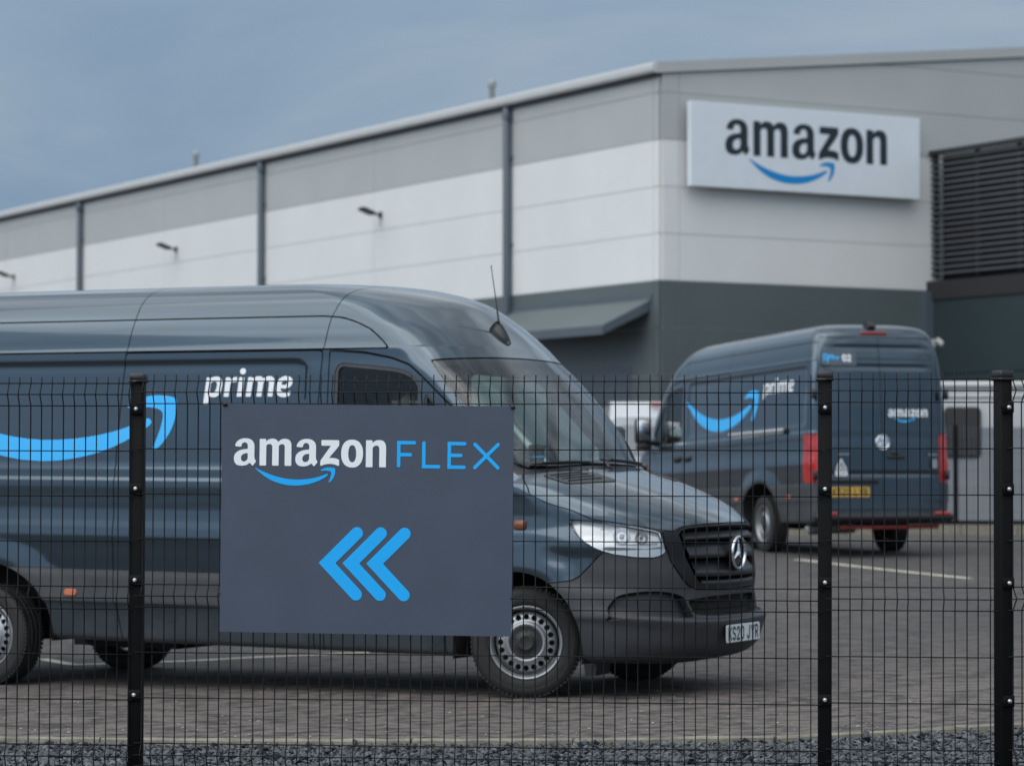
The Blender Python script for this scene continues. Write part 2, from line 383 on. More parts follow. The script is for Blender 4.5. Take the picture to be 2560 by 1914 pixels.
_head = path((765, 520), [(790, 496), (832, 495)], [(872, 496), (875, 504)], [(880, 560), (842, 598)], [(832, 608), (826, 603)], [(848, 555), (846, 532)], [(842, 518), (800, 519)], [(770, 522), (765, 520)])
def smile(P): return np.minimum(sd_poly(P, _smile), sd_poly(P, _head))
def union(*fs): return lambda P: np.minimum.reduce([f(P) for f in fs])
WORD_A = union(g_a(), g_m(), g_a(452), g_z(), g_o(), g_n())
LETTERS_A = [(g_a(), (122, 300, 284, 496)), (g_m(), (312, 558, 284, 494)), (g_a(452), (574, 752, 284, 496)), (g_z(), (758, 910, 290, 492)), (g_o(), (910, 1084, 286, 500)), (g_n(), (1092, 1252, 286, 496))]
def strokes(lst, r): return lambda P: np.minimum.reduce([sd_stroke(P, s, r) for s in lst])
FLEX = union(strokes([[(1338, 311), (1338, 477)], [(1338, 310), (1451, 310)], [(1338, 397), (1423, 397)], [(1521, 311), (1521, 481)], [(1521, 481), (1630, 481)],
              [(1706, 313), (1706, 483)], [(1706, 313), (1818, 313)], [(1706, 398), (1791, 398)], [(1706, 483), (1815, 483)], [(1893, 317), (2060, 484)], [(2060, 317), (1892, 484)]], 12.5),
             lambda P: sd_poly(P, [(1325, 297), (1345, 297), (1345, 322), (1325, 322)]), lambda P: sd_poly(P, [(1508, 470), (1525, 470), (1525, 494), (1508, 494)]),
             lambda P: sd_poly(P, [(1693, 300), (1712, 300), (1712, 322), (1693, 322)]), lambda P: sd_poly(P, [(1693, 470), (1712, 470), (1712, 496), (1693, 496)]))
def _prime():
    po = path((285, 432), [(288, 422), (298, 422)], (360, 422), [(366, 424), (364, 440)], [(400, 405), (470, 406)], [(583, 412), (583, 530)], [(580, 818), (425, 815)], [(370, 812), (348, 785)], (330, 950), (238, 950))
    ph = path((366, 540), [(385, 500), (430, 500)], [(487, 505), (484, 560)], [(475, 726), (400, 726)], [(365, 722), (352, 700)])
    r_ = path((645, 432), [(648, 422), (658, 422)], (722, 422), [(730, 424), (728, 480)], [(770, 408), (860, 418)], (848, 520), [(770, 510), (735, 545)], (710, 808), (618, 808))
    i_ = path((893, 430), [(895, 422), (903, 422)], (985, 422), [(992, 424), (991, 435)], (955, 800), [(953, 808), (945, 808)], (868, 808), [(860, 806), (861, 798)])
    m_ = path((1060, 432), [(1062, 422), (1072, 422)], (1135, 422), [(1143, 424), (1141, 455)], [(1190, 405), (1265, 406)], [(1325, 408), (1340, 455)], [(1390, 405), (1455, 405)], [(1555, 412), (1545, 520)],
              (1520, 808), (1430, 808), (1450, 560), [(1452, 500), (1410, 500)], [(1360, 503), (1345, 540)], (1318, 808), (1225, 808), (1245, 560), [(1246, 500), (1205, 500)], [(1160, 503), (1146, 540)], (1120, 808), (1026, 808))
    eo = path((1580, 650), [(1585, 410), (1765, 406)], [(1880, 412), (1880, 525)], [(1868, 650), (1725, 652)], (1662, 648), [(1670, 725), (1740, 728)], [(1790, 728), (1850, 700)], (1838, 790), [(1790, 822), (1725, 822)], [(1575, 818), (1580, 650)])
    eh = path((1675, 570), [(1690, 495), (1755, 494)], [(1798, 500), (1785, 545)], [(1768, 582), (1720, 582)])
    dot = lambda P: np.hypot((P[:, 0]-957)/55, (P[:, 1]-307)/62)*58-58
    return [(lambda P: np.maximum(sd_poly(P, po), -sd_poly(P, ph)), (225, 600, 390, 965)), (lambda P: sd_poly(P, r_), (605, 875, 395, 820)), (union(lambda P: sd_poly(P, i_), dot), (850, 1025, 232, 820)),
            (lambda P: sd_poly(P, m_), (1015, 1565, 392, 820)), (lambda P: np.maximum(sd_poly(P, eo), -sd_poly(P, eh)), (1565, 1895, 392, 835))]
LETTERS_P = _prime()
def arc(cx, cy, rx, ry, a0, a1, n=14):
    t = np.radians(np.linspace(a0, a1, n)); return np.stack([cx+rx*np.cos(t), cy-ry*np.sin(t)], 1)
GL = {  # number plate characters in a 50 x 79 cell, y down
 'K': [[(6, 6), (6, 73)], [(44, 6), (8, 46)], [(18, 36), (45, 73)]],
 'S': [np.concatenate([arc(25, 23, 18, 17, 25, 270), arc(25, 57, 18, 16, 90, -155)])],
 '2': [np.concatenate([arc(25, 25, 18, 19, 165, -25), [(8, 72)]]), [(6, 73), (44, 73)]],
 '0': [np.concatenate([arc(25, 24, 18, 18, 180, 0), arc(25, 55, 18, 18, 0, -180), [(7, 24)]])],
 'J': [np.concatenate([[(40, 6)], arc(23, 55, 17, 18, 0, -165)])],
 'Y': [[(5, 6), (25, 40), (45, 6)], [(25, 40), (25, 73)]],
 'R': [[(7, 73), (7, 6), (26, 6)], np.concatenate([arc(26, 24, 17, 18, 90, -90), [(7, 42)]]), [(26, 42), (44, 73)]],
 'V': [[(5, 6), (25, 73), (45, 6)]], '8': [arc(25, 23, 15, 17, 0, 360), arc(25, 57, 18, 16, 0, 360)], 'B': [[(7, 6), (7, 73), (26, 73)], np.concatenate([[(7, 6), (26, 6)], arc(26, 22, 15, 16, 90, -90), [(7, 38)]]), arc(26, 55, 17, 17, 90, -90)],
 'E': [[(42, 6), (7, 6), (7, 73), (43, 73)], [(7, 39), (36, 39)]], 'C': [arc(25, 39, 18, 33, 40, 320)], 'M': [[(5, 73), (5, 6), (25, 45), (45, 6), (45, 73)]],
 'I': [[(25, 6), (25, 73)]], 'D': [[(7, 6), (7, 73), (22, 73)], np.concatenate([[(7, 6), (22, 6)], arc(22, 39, 21, 34, 90, -90)])],
 'P': [[(7, 73), (7, 6), (26, 6)], np.concatenate([arc(26, 25, 17, 19, 90, -90), [(7, 44)]])], '-': [[(10, 40), (40, 40)]],
 'L': [[(7, 6), (7, 73), (42, 73)]],
}
def plate_fn(text):
    fs = []; x = 0
    for ch in text:
        if ch == ' ': x += 33; continue
        for st in GL[ch]: fs.append(np.asarray(st, float)+[x, 0])
        x += 61
    return (lambda P: np.minimum.reduce([sd_stroke(P, s, 6.5) for s in fs])), x-11

def plate_chars(text):
    out = []; x = 0
    for ch in text:
        if ch == ' ': x += 33; continue
        out.append((plate_fn(ch)[0], x)); x += 61
    w = x-11
    return [((lambda P, f=f, x=x: f(P-[x, 0])), (x-8, x+58, -4, 84), w) for f, x in out]
LETTERS_F = [(1318, 1470), (1500, 1648), (1686, 1838), (1872, 2082)]
# ------------------------------------------------------------------ van surface
# rows: half width, side height, nose x, nose z, corner length, corner exponent, tail x, tail corner length
ROWS=np.array([
 #  w     zs     xf     zf    a    n     xr     ar
 [.925, .255,  .86, .225, .55, 2.8, -5.93, .20],
 [.962, .285,  .99, .255, .72, 2.8, -5.96, .20],
 [.972, .390, 1.095, .33, .80, 2.8, -5.97, .20],
 [.980, .500, 1.130, .42, .84, 2.8, -5.97, .20],
 [.992, .545, 1.152, .505, .86, 2.8, -5.97, .20],
 [.992, .620, 1.098, .530, .86, 2.7, -5.97, .20],
 [.995, .700, 1.090, .60, .88, 2.6, -5.97, .20],
 [.990, .755, 1.095, .68, .92, 2.5, -5.97, .20],
 [.993, .840, 1.105, .80, .96, 2.45, -5.97, .20],
 [.995, .920, 1.100, .93, .98, 2.4, -5.97, .20],
 [.999, .985, 1.092, 1.03, .98, 2.4, -5.97, .20],
 [.994, 1.045, 1.080, 1.09, .98, 2.4, -5.97, .20],
 [.984, 1.110, 1.060, 1.128, .97, 2.4, -5.97, .20],
 [.980, 1.180, .985, 1.190, .90, 2.5, -5.97, .20],
 [.980, 1.260, .800, 1.282, .74, 2.6, -5.965, .20],
 [.981, 1.325, .560, 1.375, .60, 2.8, -5.96, .20],
 [.980, 1.372, .370, 1.435, .50, 3.0, -5.96, .20],
 [.968, 1.400, .230, 1.475, .46, 3.0, -5.96, .20],
 [.966, 1.460, .140, 1.510, .44, 3.0, -5.957, .20],
 [.960, 1.650,  .040, 1.650, .42, 3.0, -5.95, .20],
 [.951, 1.800, -.075, 1.800, .42, 3.0, -5.94, .20],
 [.942, 1.950, -.200, 1.950, .42, 3.0, -5.93, .20],
 [.932, 2.100, -.340, 2.100, .42, 2.9, -5.92, .20],
 [.921, 2.212, -.465, 2.225, .44, 2.8, -5.91, .20],
 [.9175, 2.276, -.518, 2.286, .46, 2.7, -5.90, .20],
 [.9085, 2.290, -.530, 2.300, .46, 2.7, -5.90, .20],
 [.888, 2.400, -.635, 2.410, .50, 2.5, -5.885, .20],
 [.856, 2.505, -.750, 2.515, .58, 2.3, -5.87, .20],
 [.812, 2.605, -.870, 2.605, .64, 2.1, -5.84, .22],
 [.735, 2.685, -1.075, 2.680, .66, 2.0, -5.77, .24],
 [.580, 2.732, -1.345, 2.727, .60, 2.0, -5.60, .3],
 [.340, 2.752, -1.70, 2.748, .40, 2.0, -5.3, .3],
 [.001, 2.758, -2.30, 2.756, .10, 2.0, -4.9, .1],
])
NR=len(ROWS)
def pchip(x,y,xq):
    x=np.asarray(x,float);y=np.asarray(y,float);h=np.diff(x);d=np.diff(y)/h
    m=np.zeros_like(y);m[0]=d[0];m[-1]=d[-1]
    for i in range(1,len(x)-1):
        if d[i-1]*d[i]>0:
            w1=2*h[i]+h[i-1];w2=h[i]+2*h[i-1];m[i]=(w1+w2)/(w1/d[i-1]+w2/d[i])
    k=np.clip(np.searchsorted(x,xq,side='right')-1,0,len(x)-2)
    t=(xq-x[k])/h[k]
    return ((1+2*t)*(1-t)**2*y[k]+t*(1-t)**2*h[k]*m[k]+t*t*(3-2*t)*y[k+1]+t*t*(t-1)*h[k]*m[k+1])
def rowvals(v):
    """v in 0..NR-1 -> interpolated row values"""
    r=np.arange(NR)
    return [pchip(r,ROWS[:,k],v) for k in range(8)]
REAR_Z=.36; ARCH_F=(0.,.36); ARCH_R=(-4.325,.34)
def sstep(a,b,x):
    t=np.clip((x-a)/(b-a),0,1); return t*t*(3-2*t)
def taper(x):
    return 1-.045*sstep(-2.6,-6.2,x)
def flare(x,z):
    d=np.zeros_like(x)
    for (cx,cz,rx,rz,am) in ((0,.36,.48,.475,.022),(-4.325,.345,.62,.46,.02)):
        r=np.hypot((x-cx)/rx,(z-cz)/rz)
        d=np.maximum(d,am*(1-sstep(1.0,1.42,r)))
    return d*sstep(.2,.5,z)*(1-sstep(1.0,1.15,z))
def rbox(x,z,x0,x1,z0,z1,r):
    qx=np.abs(x-(x0+x1)/2)-(x1-x0)/2+r; qz=np.abs(z-(z0+z1)/2)-(z1-z0)/2+r
    return np.hypot(np.maximum(qx,0),np.maximum(qz,0))+np.minimum(np.maximum(qx,qz),0)-r
def recess(x,z):
    return .010*(1-sstep(-.025,.004,rbox(x,z,-5.72,-1.645,1.462,2.203,.075)))
def sidemod(x,z):
    return flare(x,z)-recess(x,z)
NF,NB=56,14           # columns in the nose corner and in the tail corner
def surface(vs,xs):
    """vs: row params; xs: parameters 0..1 along the straight flank. returns P (nv,nu,3) for the y<0 side, and theta (front column parameter)"""
    w,zs,xf,zf,a,n,xr,ar=[c[:,None] for c in rowvals(vs)]
    th=np.linspace(0,1,NF+1)[None,:]          # 0 nose centre, 1 flank
    ang=th**1.35/(th**1.35+(1-th)**1.35)*np.pi/2
    ca,sa=np.cos(ang),np.sin(ang); ca=np.maximum(ca,0)
    X1=xf-a+a*ca**(2/n); Y1=w*sa**(2/n)
    g=(Y1/w)**3.2
    Z1=zf+(zs-zf)*g
    xa=xf-a; xb=xr+ar
    s=xs[None,1:-1]
    X2=xa+(xb-xa)*s; Y2=np.repeat(w,X2.shape[1],1); Z2=np.repeat(zs,X2.shape[1],1)
    an=np.linspace(1,0,NB+1)[None,:]*np.pi/2
    nb=3.2
    X3=xr+ar-ar*np.maximum(np.cos(an),0)**(2/nb); Y3=w*np.sin(an)**(2/nb)
    # tail corner: keep y full until the corner, then straight across
    t3=np.linspace(0,1,NB+1)[None,:]
    X=np.concatenate([X1,X2,X3],1);Y=np.concatenate([Y1,Y2,Y3],1);Z=np.concatenate([Z1,Z2,np.repeat(zs,NB+1,1)],1)
    Y=Y*taper(X)
    side=sstep(.55,.9,Y/np.maximum(w,.01))
    Y=Y+sidemod(X,Z)*side
    P=np.stack([X,-Y,Z],-1)
    U=np.concatenate([np.repeat(th,len(vs),0),1+np.repeat(s,len(vs),0),np.repeat(2+t3,len(vs),0)],1)
    return P,U

# ------------------------------------------------------------------ cut the van surface into its panels
def base_van():
    vs = np.linspace(0, NR-1, (NR-1)*5+1); xs = np.linspace(0, 1, 170)
    P, U = surface(vs, xs); V = np.repeat(vs[:, None], P.shape[1], 1)
    t = np.clip(U-2, 0, 1); tail = sstep(.45, .7, t)
    z = P[..., 2]
    P[..., 0] += tail*(.016*np.exp(-((z-2.43)/.022)**2)+.016*np.exp(-((z-2.19)/.022)**2)+.014*np.exp(-((z-.86)/.02)**2))
    n = P.shape[1]
    far = P[:, n-2:0:-1]*[1, -1, 1]
    R = np.concatenate([P, far], 1); UU = np.concatenate([U, U[:, n-2:0:-1]], 1); VV = np.concatenate([V, V[:, n-2:0:-1]], 1)
    nv, nu = R.shape[:2]
    i = np.arange(nv-1)[:, None]*nu; j = np.arange(nu)[None]; j2 = (j+1) % nu
    a, b, c, d = [(x).ravel() for x in (i+j, i+j2, i+nu+j2, i+nu+j)]
    T = np.concatenate([np.stack([a, c, b], 1), np.stack([a, d, c], 1)])
    X = R.reshape(-1, 3)
    N = np.zeros_like(X); fn = np.cross(X[T[:, 1]]-X[T[:, 0]], X[T[:, 2]]-X[T[:, 0]])
    for k in range(3): np.add.at(N, T[:, k], fn)
    N /= np.maximum(np.linalg.norm(N, axis=1), 1e-12)[:, None]
    if (N[:, 1]*X[:, 1]).sum() < 0: N = -N; T = T[:, ::-1].copy()
    return np.concatenate([X, N, UU.reshape(-1, 1), VV.reshape(-1, 1)], 1), T
def shell(name, A, T, material, parent, off=0.0, ret=.012, renorm=False):
    """one panel: surface, and an edge return of depth ret all round"""
    Nn = A[:, 3:6]/np.maximum(np.linalg.norm(A[:, 3:6], axis=1), 1e-9)[:, None]
    V = A[:, :3]+np.reshape(off, (-1, 1))*Nn
    if ret:
        n = len(V); e = np.concatenate([T[:, [0, 1]], T[:, [1, 2]], T[:, [2, 0]]]).astype(np.int64)
        key = e[:, 0]*n+e[:, 1]; rev = e[:, 1]*n+e[:, 0]
        e = e[~np.isin(key, rev)]
        if len(e):
            pa, pb = V[e[:, 0]], V[e[:, 1]]; na, nb = Nn[e[:, 0]], Nn[e[:, 1]]
            w = np.cross(pb-pa, (na+nb)/2); w /= np.maximum(np.linalg.norm(w, axis=1), 1e-12)[:, None]
            m = len(e); V2 = np.concatenate([pa, pb, pb-ret*nb, pa-ret*na]); b = n+np.arange(m)
            T2 = np.concatenate([np.stack([b, b+3*m, b+2*m], 1), np.stack([b, b+2*m, b+m], 1)])
            V = np.concatenate([V, V2]); T = np.concatenate([T, T2]); Nn = np.concatenate([Nn, w, w, w, w])
    return link(name, np_mesh(name, V, T, smooth=renorm, normals=None if renorm else Nn), material, parent)
def finer(A, T):
    e = np.concatenate([T[:, [0, 1]], T[:, [1, 2]], T[:, [2, 0]]]); U, inv = np.unique(np.sort(e, 1), axis=0, return_inverse=True); inv = inv.ravel()
    m = len(T); a, b, c = len(A)+inv[:m], len(A)+inv[m:2*m], len(A)+inv[2*m:]
    return np.concatenate([A, (A[U[:, 0]]+A[U[:, 1]])/2]), np.concatenate([np.stack([T[:, 0], a, c], 1), np.stack([a, T[:, 1], b], 1), np.stack([c, b, T[:, 2]], 1), np.stack([a, b, c], 1)])
def halves(A, T):
    y = A[T, 1].mean(1); out = []
    for s in (-1, 1):
        t = T[y*s > 0]; used = np.zeros(len(A), bool); used[t] = True; idx = np.cumsum(used)-1
        out.append((s, A[used], idx[t]))
    return out
MU, MV = 1.5, .07
def uv(A): return np.stack([A[:, 6]*MU, A[:, 7]*MV], 1)
def upoly(p): return np.array(p, float)*[MU, MV]
def xz(A): return A[:, [0, 2]]
GAP = .0045
BONNET_P = upoly([(-.3, 12.13), (0, 12.13), (.238, 12.05), (.363, 11.82), (.39, 11.46), (.41, 11.12), (.46, 11.42), (.531, 11.97), (.621, 12.42), (.695, 12.68), (.731, 13.11), (.762, 13.42), (.823, 13.78), (.872, 14.11), (.892, 14.6),
                  (.875, 15.0), (.80, 15.9), (.709, 16.84), (.655, 17.55), (.43, 17.42), (.25, 17.36), (0, 17.33), (-.3, 17.33)])
HEAD_P = upoly([(.792, 12.48), (.785, 12.64), (.767, 12.66), (.699, 12.54), (.621, 12.3), (.548, 11.95), (.488, 11.46), (.463, 11.12), (.458, 10.26), (.45, 9.26), (.468, 9.05), (.495, 8.9), (.563, 8.94), (.639, 9.18), (.676, 9.45), (.705, 9.76), (.744, 10.49), (.773, 11.55)])
GRILLE_P = upoly([(-.3, 12.02), (0, 12.02), (.238, 11.93), (.36, 11.70), (.382, 11.4), (.398, 11.02), (.455, 11.2), (.452, 9.76), (.435, 8.7), (.396, 7.91), (.361, 7.43), (.33, 7.27), (.228, 7.24), (0, 7.2), (-.3, 7.2)])
OPEN_P = upoly([(-.3, 11.72), (0, 11.72), (.23, 11.66), (.345, 11.42), (.38, 11.08), (.392, 10.65), (.374, 8.92), (.329, 7.87), (.3, 7.6), (.232, 7.5), (0, 7.48), (-.3, 7.48)])
COWL_P = upoly([(-.3, 17.33), (0, 17.33), (.25, 17.36), (.43, 17.42), (.655, 17.55), (.70, 17.6), (.70, 18.5), (.66, 18.35), (.609, 18.13), (.572, 18.05), (.39, 17.95), (0, 18.02), (-.3, 18.02)])
WS_P = upoly([(-.3, 18.02), (0, 18.02), (.393, 17.95), (.572, 18.05), (.63, 18.3), (.69, 18.8), (.76, 19.35), (.805, 20.0), (.82, 20.6), (.822, 21.5), (.79, 22.2), (.753, 22.72), (.65, 22.8), (.515, 22.85), (.275, 22.93), (0, 22.98), (-.3, 22.98)])
BUMP_P = upoly([(-.3, -1), (-.3, 12), (.5, 12), (.668, 9.46), (.68, 9.28), (.724, 8.48), (.789, 7.52), (.825, 7.22), (.892, 7.04), (.961, 6.9), (1.3, 6.85), (1.3, -1)])
FOG_P = upoly(path((.761, 3.54), [(.735, 4.7), (.67, 5.75)], [(.60, 6.85), (.476, 6.95)], [(.40, 6.95), (.375, 6.6)], [(.345, 5.7), (.325, 4.95)], [(.33, 4.7), (.472, 4.60)], [(.66, 4.35), (.735, 3.55)], [(.75, 3.35), (.761, 3.54)]))
INTK_P = upoly([(-.3, 6.85), (.1, 6.85), (.224, 6.8), (.34, 6.52), (.352, 6.3), (.325, 5.4), (.30, 5.2), (.15, 5.1), (-.3, 5.1)])
DOOR_P = np.array([(-1.466, .24), (-1.466, 2.258), (-1.2, 2.242), (-.98, 2.203), (-.839, 2.155), (-.732, 2.07), (-.521, 1.888), (-.19, 1.567), (-.165, 1.43), (-.30, 1.30), (-.42, 1.10), (-.49, .85), (-.52, .6), (-.53, .24)])
WIN_P = path((-1.418, 1.46), (-1.418, 2.11), [(-1.415, 2.172), (-1.35, 2.178)], (-.97, 2.142), [(-.77, 2.115), (-.748, 2.0)], (-.748, 1.42), [(-.748, 1.37), (-.81, 1.37)], (-1.36, 1.40), [(-1.418, 1.402), (-1.418, 1.46)])
QUAR_P = path((-.718, 1.46), (-.718, 1.93), [(-.715, 1.985), (-.675, 1.95)], (-.335, 1.60), [(-.26, 1.52), (-.33, 1.48)], (-.68, 1.41), [(-.718, 1.40), (-.718, 1.46)])
MID_P = np.array([(-1.519, 2.262), (-1.53, 2.086), (-1.538, 1.9), (-1.545, .24), (-3.115, .24), (-3.118, .30), (-3.165, .53), (-3.18, .75), (-3.193, 1.39), (-3.19, 1.6), (-3.155, 2.09), (-3.140, 2.262)])
def arch_sd(A):
    x, y, z = A[:, 0], np.abs(A[:, 1]), A[:, 2]
    def el(cx, cz, rx, rz):
        dz = np.where(z > cz, z-cz, (z-cz)*.25); return (np.hypot((x-cx)/rx, dz/rz)-1)*min(rx, rz)
    s = np.minimum(el(0, .36, .465, .458), el(-4.325, .345, .605, .44))
    return np.maximum(s, .5-y)
def side_v(z):
    vq = np.linspace(8.2, 31, 1200); zz = pchip(np.arange(NR), ROWS[:, 1], vq); return np.interp(z, zz, vq)
def side_y(x, z):
    x = np.asarray(x, float); z = np.asarray(z, float)
    return pchip(np.arange(NR), ROWS[:, 0], side_v(z))*taper(x)+sidemod(x, z)
def tail_x(z):
    return pchip(np.arange(NR), ROWS[:, 6], side_v(np.asarray(z, float)))
def side_print(name, fn, box, h, kx, kz, x_at, z_at, px, pz, side, material, parent):
    """print on the flank: drawing point (px, pz) lands on (x_at, z_at); side -1 right, +1 left"""
    P, T = sheet(*box, h, fn)
    x = x_at-side*(P[:, 0]-px)*kx; z = z_at-(P[:, 1]-pz)*kz
    y = side_y(x, z)+.0025
    V = np.stack([x, side*y, z], 1); e = 1e-3
    N = np.stack([-(side_y(x+e, z)-side_y(x-e, z))/(2*e), np.full(len(x), 1.0), -(side_y(x, z+e)-side_y(x, z-e))/(2*e)], 1)
    N[:, 1] *= side; N /= np.linalg.norm(N, axis=1)[:, None]
    fnm = np.cross(V[T[:, 1]]-V[T[:, 0]], V[T[:, 2]]-V[T[:, 0]])
    if fnm[:, 1].sum()*side < 0: T = T[:, ::-1]
    return link(name, np_mesh(name, V, T, normals=N), material, parent)
def tail_print(name, fn, box, h, k, y_at, z_at, px, pz, material, parent, off=.004):
    P, T = sheet(*box, h, fn)
    y = y_at-(P[:, 0]-px)*k; z = z_at-(P[:, 1]-pz)*k
    V = np.stack([tail_x(z)-off, y, z], 1)
    f = np.cross(V[T[:, 1]]-V[T[:, 0]], V[T[:, 2]]-V[T[:, 0]])
    if f[:, 0].sum() > 0: T = T[:, ::-1]
    return link(name, np_mesh(name, V, T), material, parent)
def flat_print(name, fn, box, h, M, material, parent):
    """print on a flat board: M maps (drawing x, drawing y) to local 3-D"""
    P, T = sheet(*box, h, fn); V = np.array([M(x, y) for x, y in P])
    return link(name, np_mesh(name, V, T), material, parent)

def wheel_meshes():
    ty = MB()
    prof = [(.232, .098), (.262, .112), (.30, .117), (.332, .108), (.350, .092), (.357, .078), (.358, .052), (.350, .049), (.350, .043), (.359, .040), (.360, .012), (.351, .009), (.351, -.009), (.360, -.012), (.359, -.040), (.350, -.043), (.350, -.049), (.358, -.052),
            (.357, -.078), (.350, -.092), (.338, -.106), (.334, -.1065), (.330, -.1105), (.30, -.117), (.296, -.1155), (.292, -.117), (.262, -.114), (.252, -.111), (.246, -.106), (.236, -.099), (.228, -.08), (.228, .08)]
    ty.lathe(prof, 72, close=True)
    n = 72
    for k in range(n):           # shoulder blocks of the tread
        a = 2*math.pi*k/n
        for s in (-1, 1):
            M = Matrix.Rotation(-a, 3, 'Y')
            ty.box(M @ Vector((.3545, s*.088, 0)), (.012, .022, .019), M=M)
    rim = MB()
    rim.lathe([(.228, .09), (.215, .06), (.211, -.02), (.214, -.07), (.221, -.092), (.226, -.104), (.236, -.108), (.2385, -.104), (.236, -.094)], 64)
    # disc with a ring of round holes
    rr = np.array([.060, .085, .104, .110, .118, .126, .134, .142, .15, .158, .166, .174, .182, .188, .194, .200])
    hh = np.array([-.078, -.080, -.086, -.098, -.103, -.100, -.090, -.083, -.081, -.080, -.079, -.076, -.072, -.064, -.052, -.034])
    seg = 160; th = np.linspace(0, 2*np.pi, seg, endpoint=False)
    R_, TH = np.meshgrid(rr, th, indexing='ij'); A = np.stack([R_.ravel()*np.cos(TH.ravel()), np.repeat(hh, seg), R_.ravel()*np.sin(TH.ravel())], 1)
    i = np.arange(len(rr)-1)[:, None]*seg; j = np.arange(seg)[None]; j2 = (j+1) % seg
    a, b, c, d = [q.ravel() for q in (i+j, i+j2, i+seg+j2, i+seg+j)]
    T = np.concatenate([np.stack([a, b, c], 1), np.stack([a, c, d], 1)])
    s = np.full(len(A), 1e9)
    for k in range(20):
        q = 2*math.pi*k/20; s = np.minimum(s, np.hypot(A[:, 0]-.165*math.cos(q), A[:, 2]-.165*math.sin(q))-.0185)
    A, T = clip(A, T, -s)
    b0 = len(rim.v); rim.v += [tuple(p) for p in A]; rim.f += [tuple(t+b0) for t in T]; rim.sm += [True]*len(T)
    hub = MB(); hub.lathe([(.112, -.080), (.111, -.088), (.100, -.092), (.092, -.089), (.060, -.092), (.052, -.104), (.046, -.108), (.040, -.106), (.0, -.106)], 40)
    for k in range(5):
        q = 2*math.pi*k/5+.3; M = Matrix.Rotation(-q, 3, 'Y'); hub.box(M @ Vector((.075, -.0905, 0)), (.022, .006, .010), M=M)
    drum = MB(); drum.lathe([(.0, -.03), (.18, -.03), (.19, -.02), (.19, .09), (.0, .09)], 32)
    return ty.mesh('tyre'), rim.mesh('rim'), hub.mesh('hub_cap'), drum.mesh('brake_drum')

def copy_tree(o, parent=None):
    c = o.copy(); COL.objects.link(c); c.parent = parent
    if parent: c.matrix_parent_inverse = o.matrix_parent_inverse.copy()
    m = {o.name: c}
    for ch in o.children: m.update(copy_tree(ch, c))
    return m

def surf_point(U, V, off=0.0):
    """point on the right-hand (y<0) half of the van surface at column U (0..1) and row V, with outward normal"""
    e = .02; P, Uu = surface(np.array([V-e, V, V+e]), np.linspace(0, 1, 6))
    def at(k, u): return np.array([np.interp(u, Uu[k], P[k, :, c]) for c in range(3)])
    U = max(U, .004); p = at(1, U); n = np.cross(at(2, U)-at(0, U), at(1, U+.006)-at(1, U-.004)); n /= np.linalg.norm(n)
    if n[0] < 0: n = -n
    return p+n*off, n
VAN_A, VAN_T = base_van()

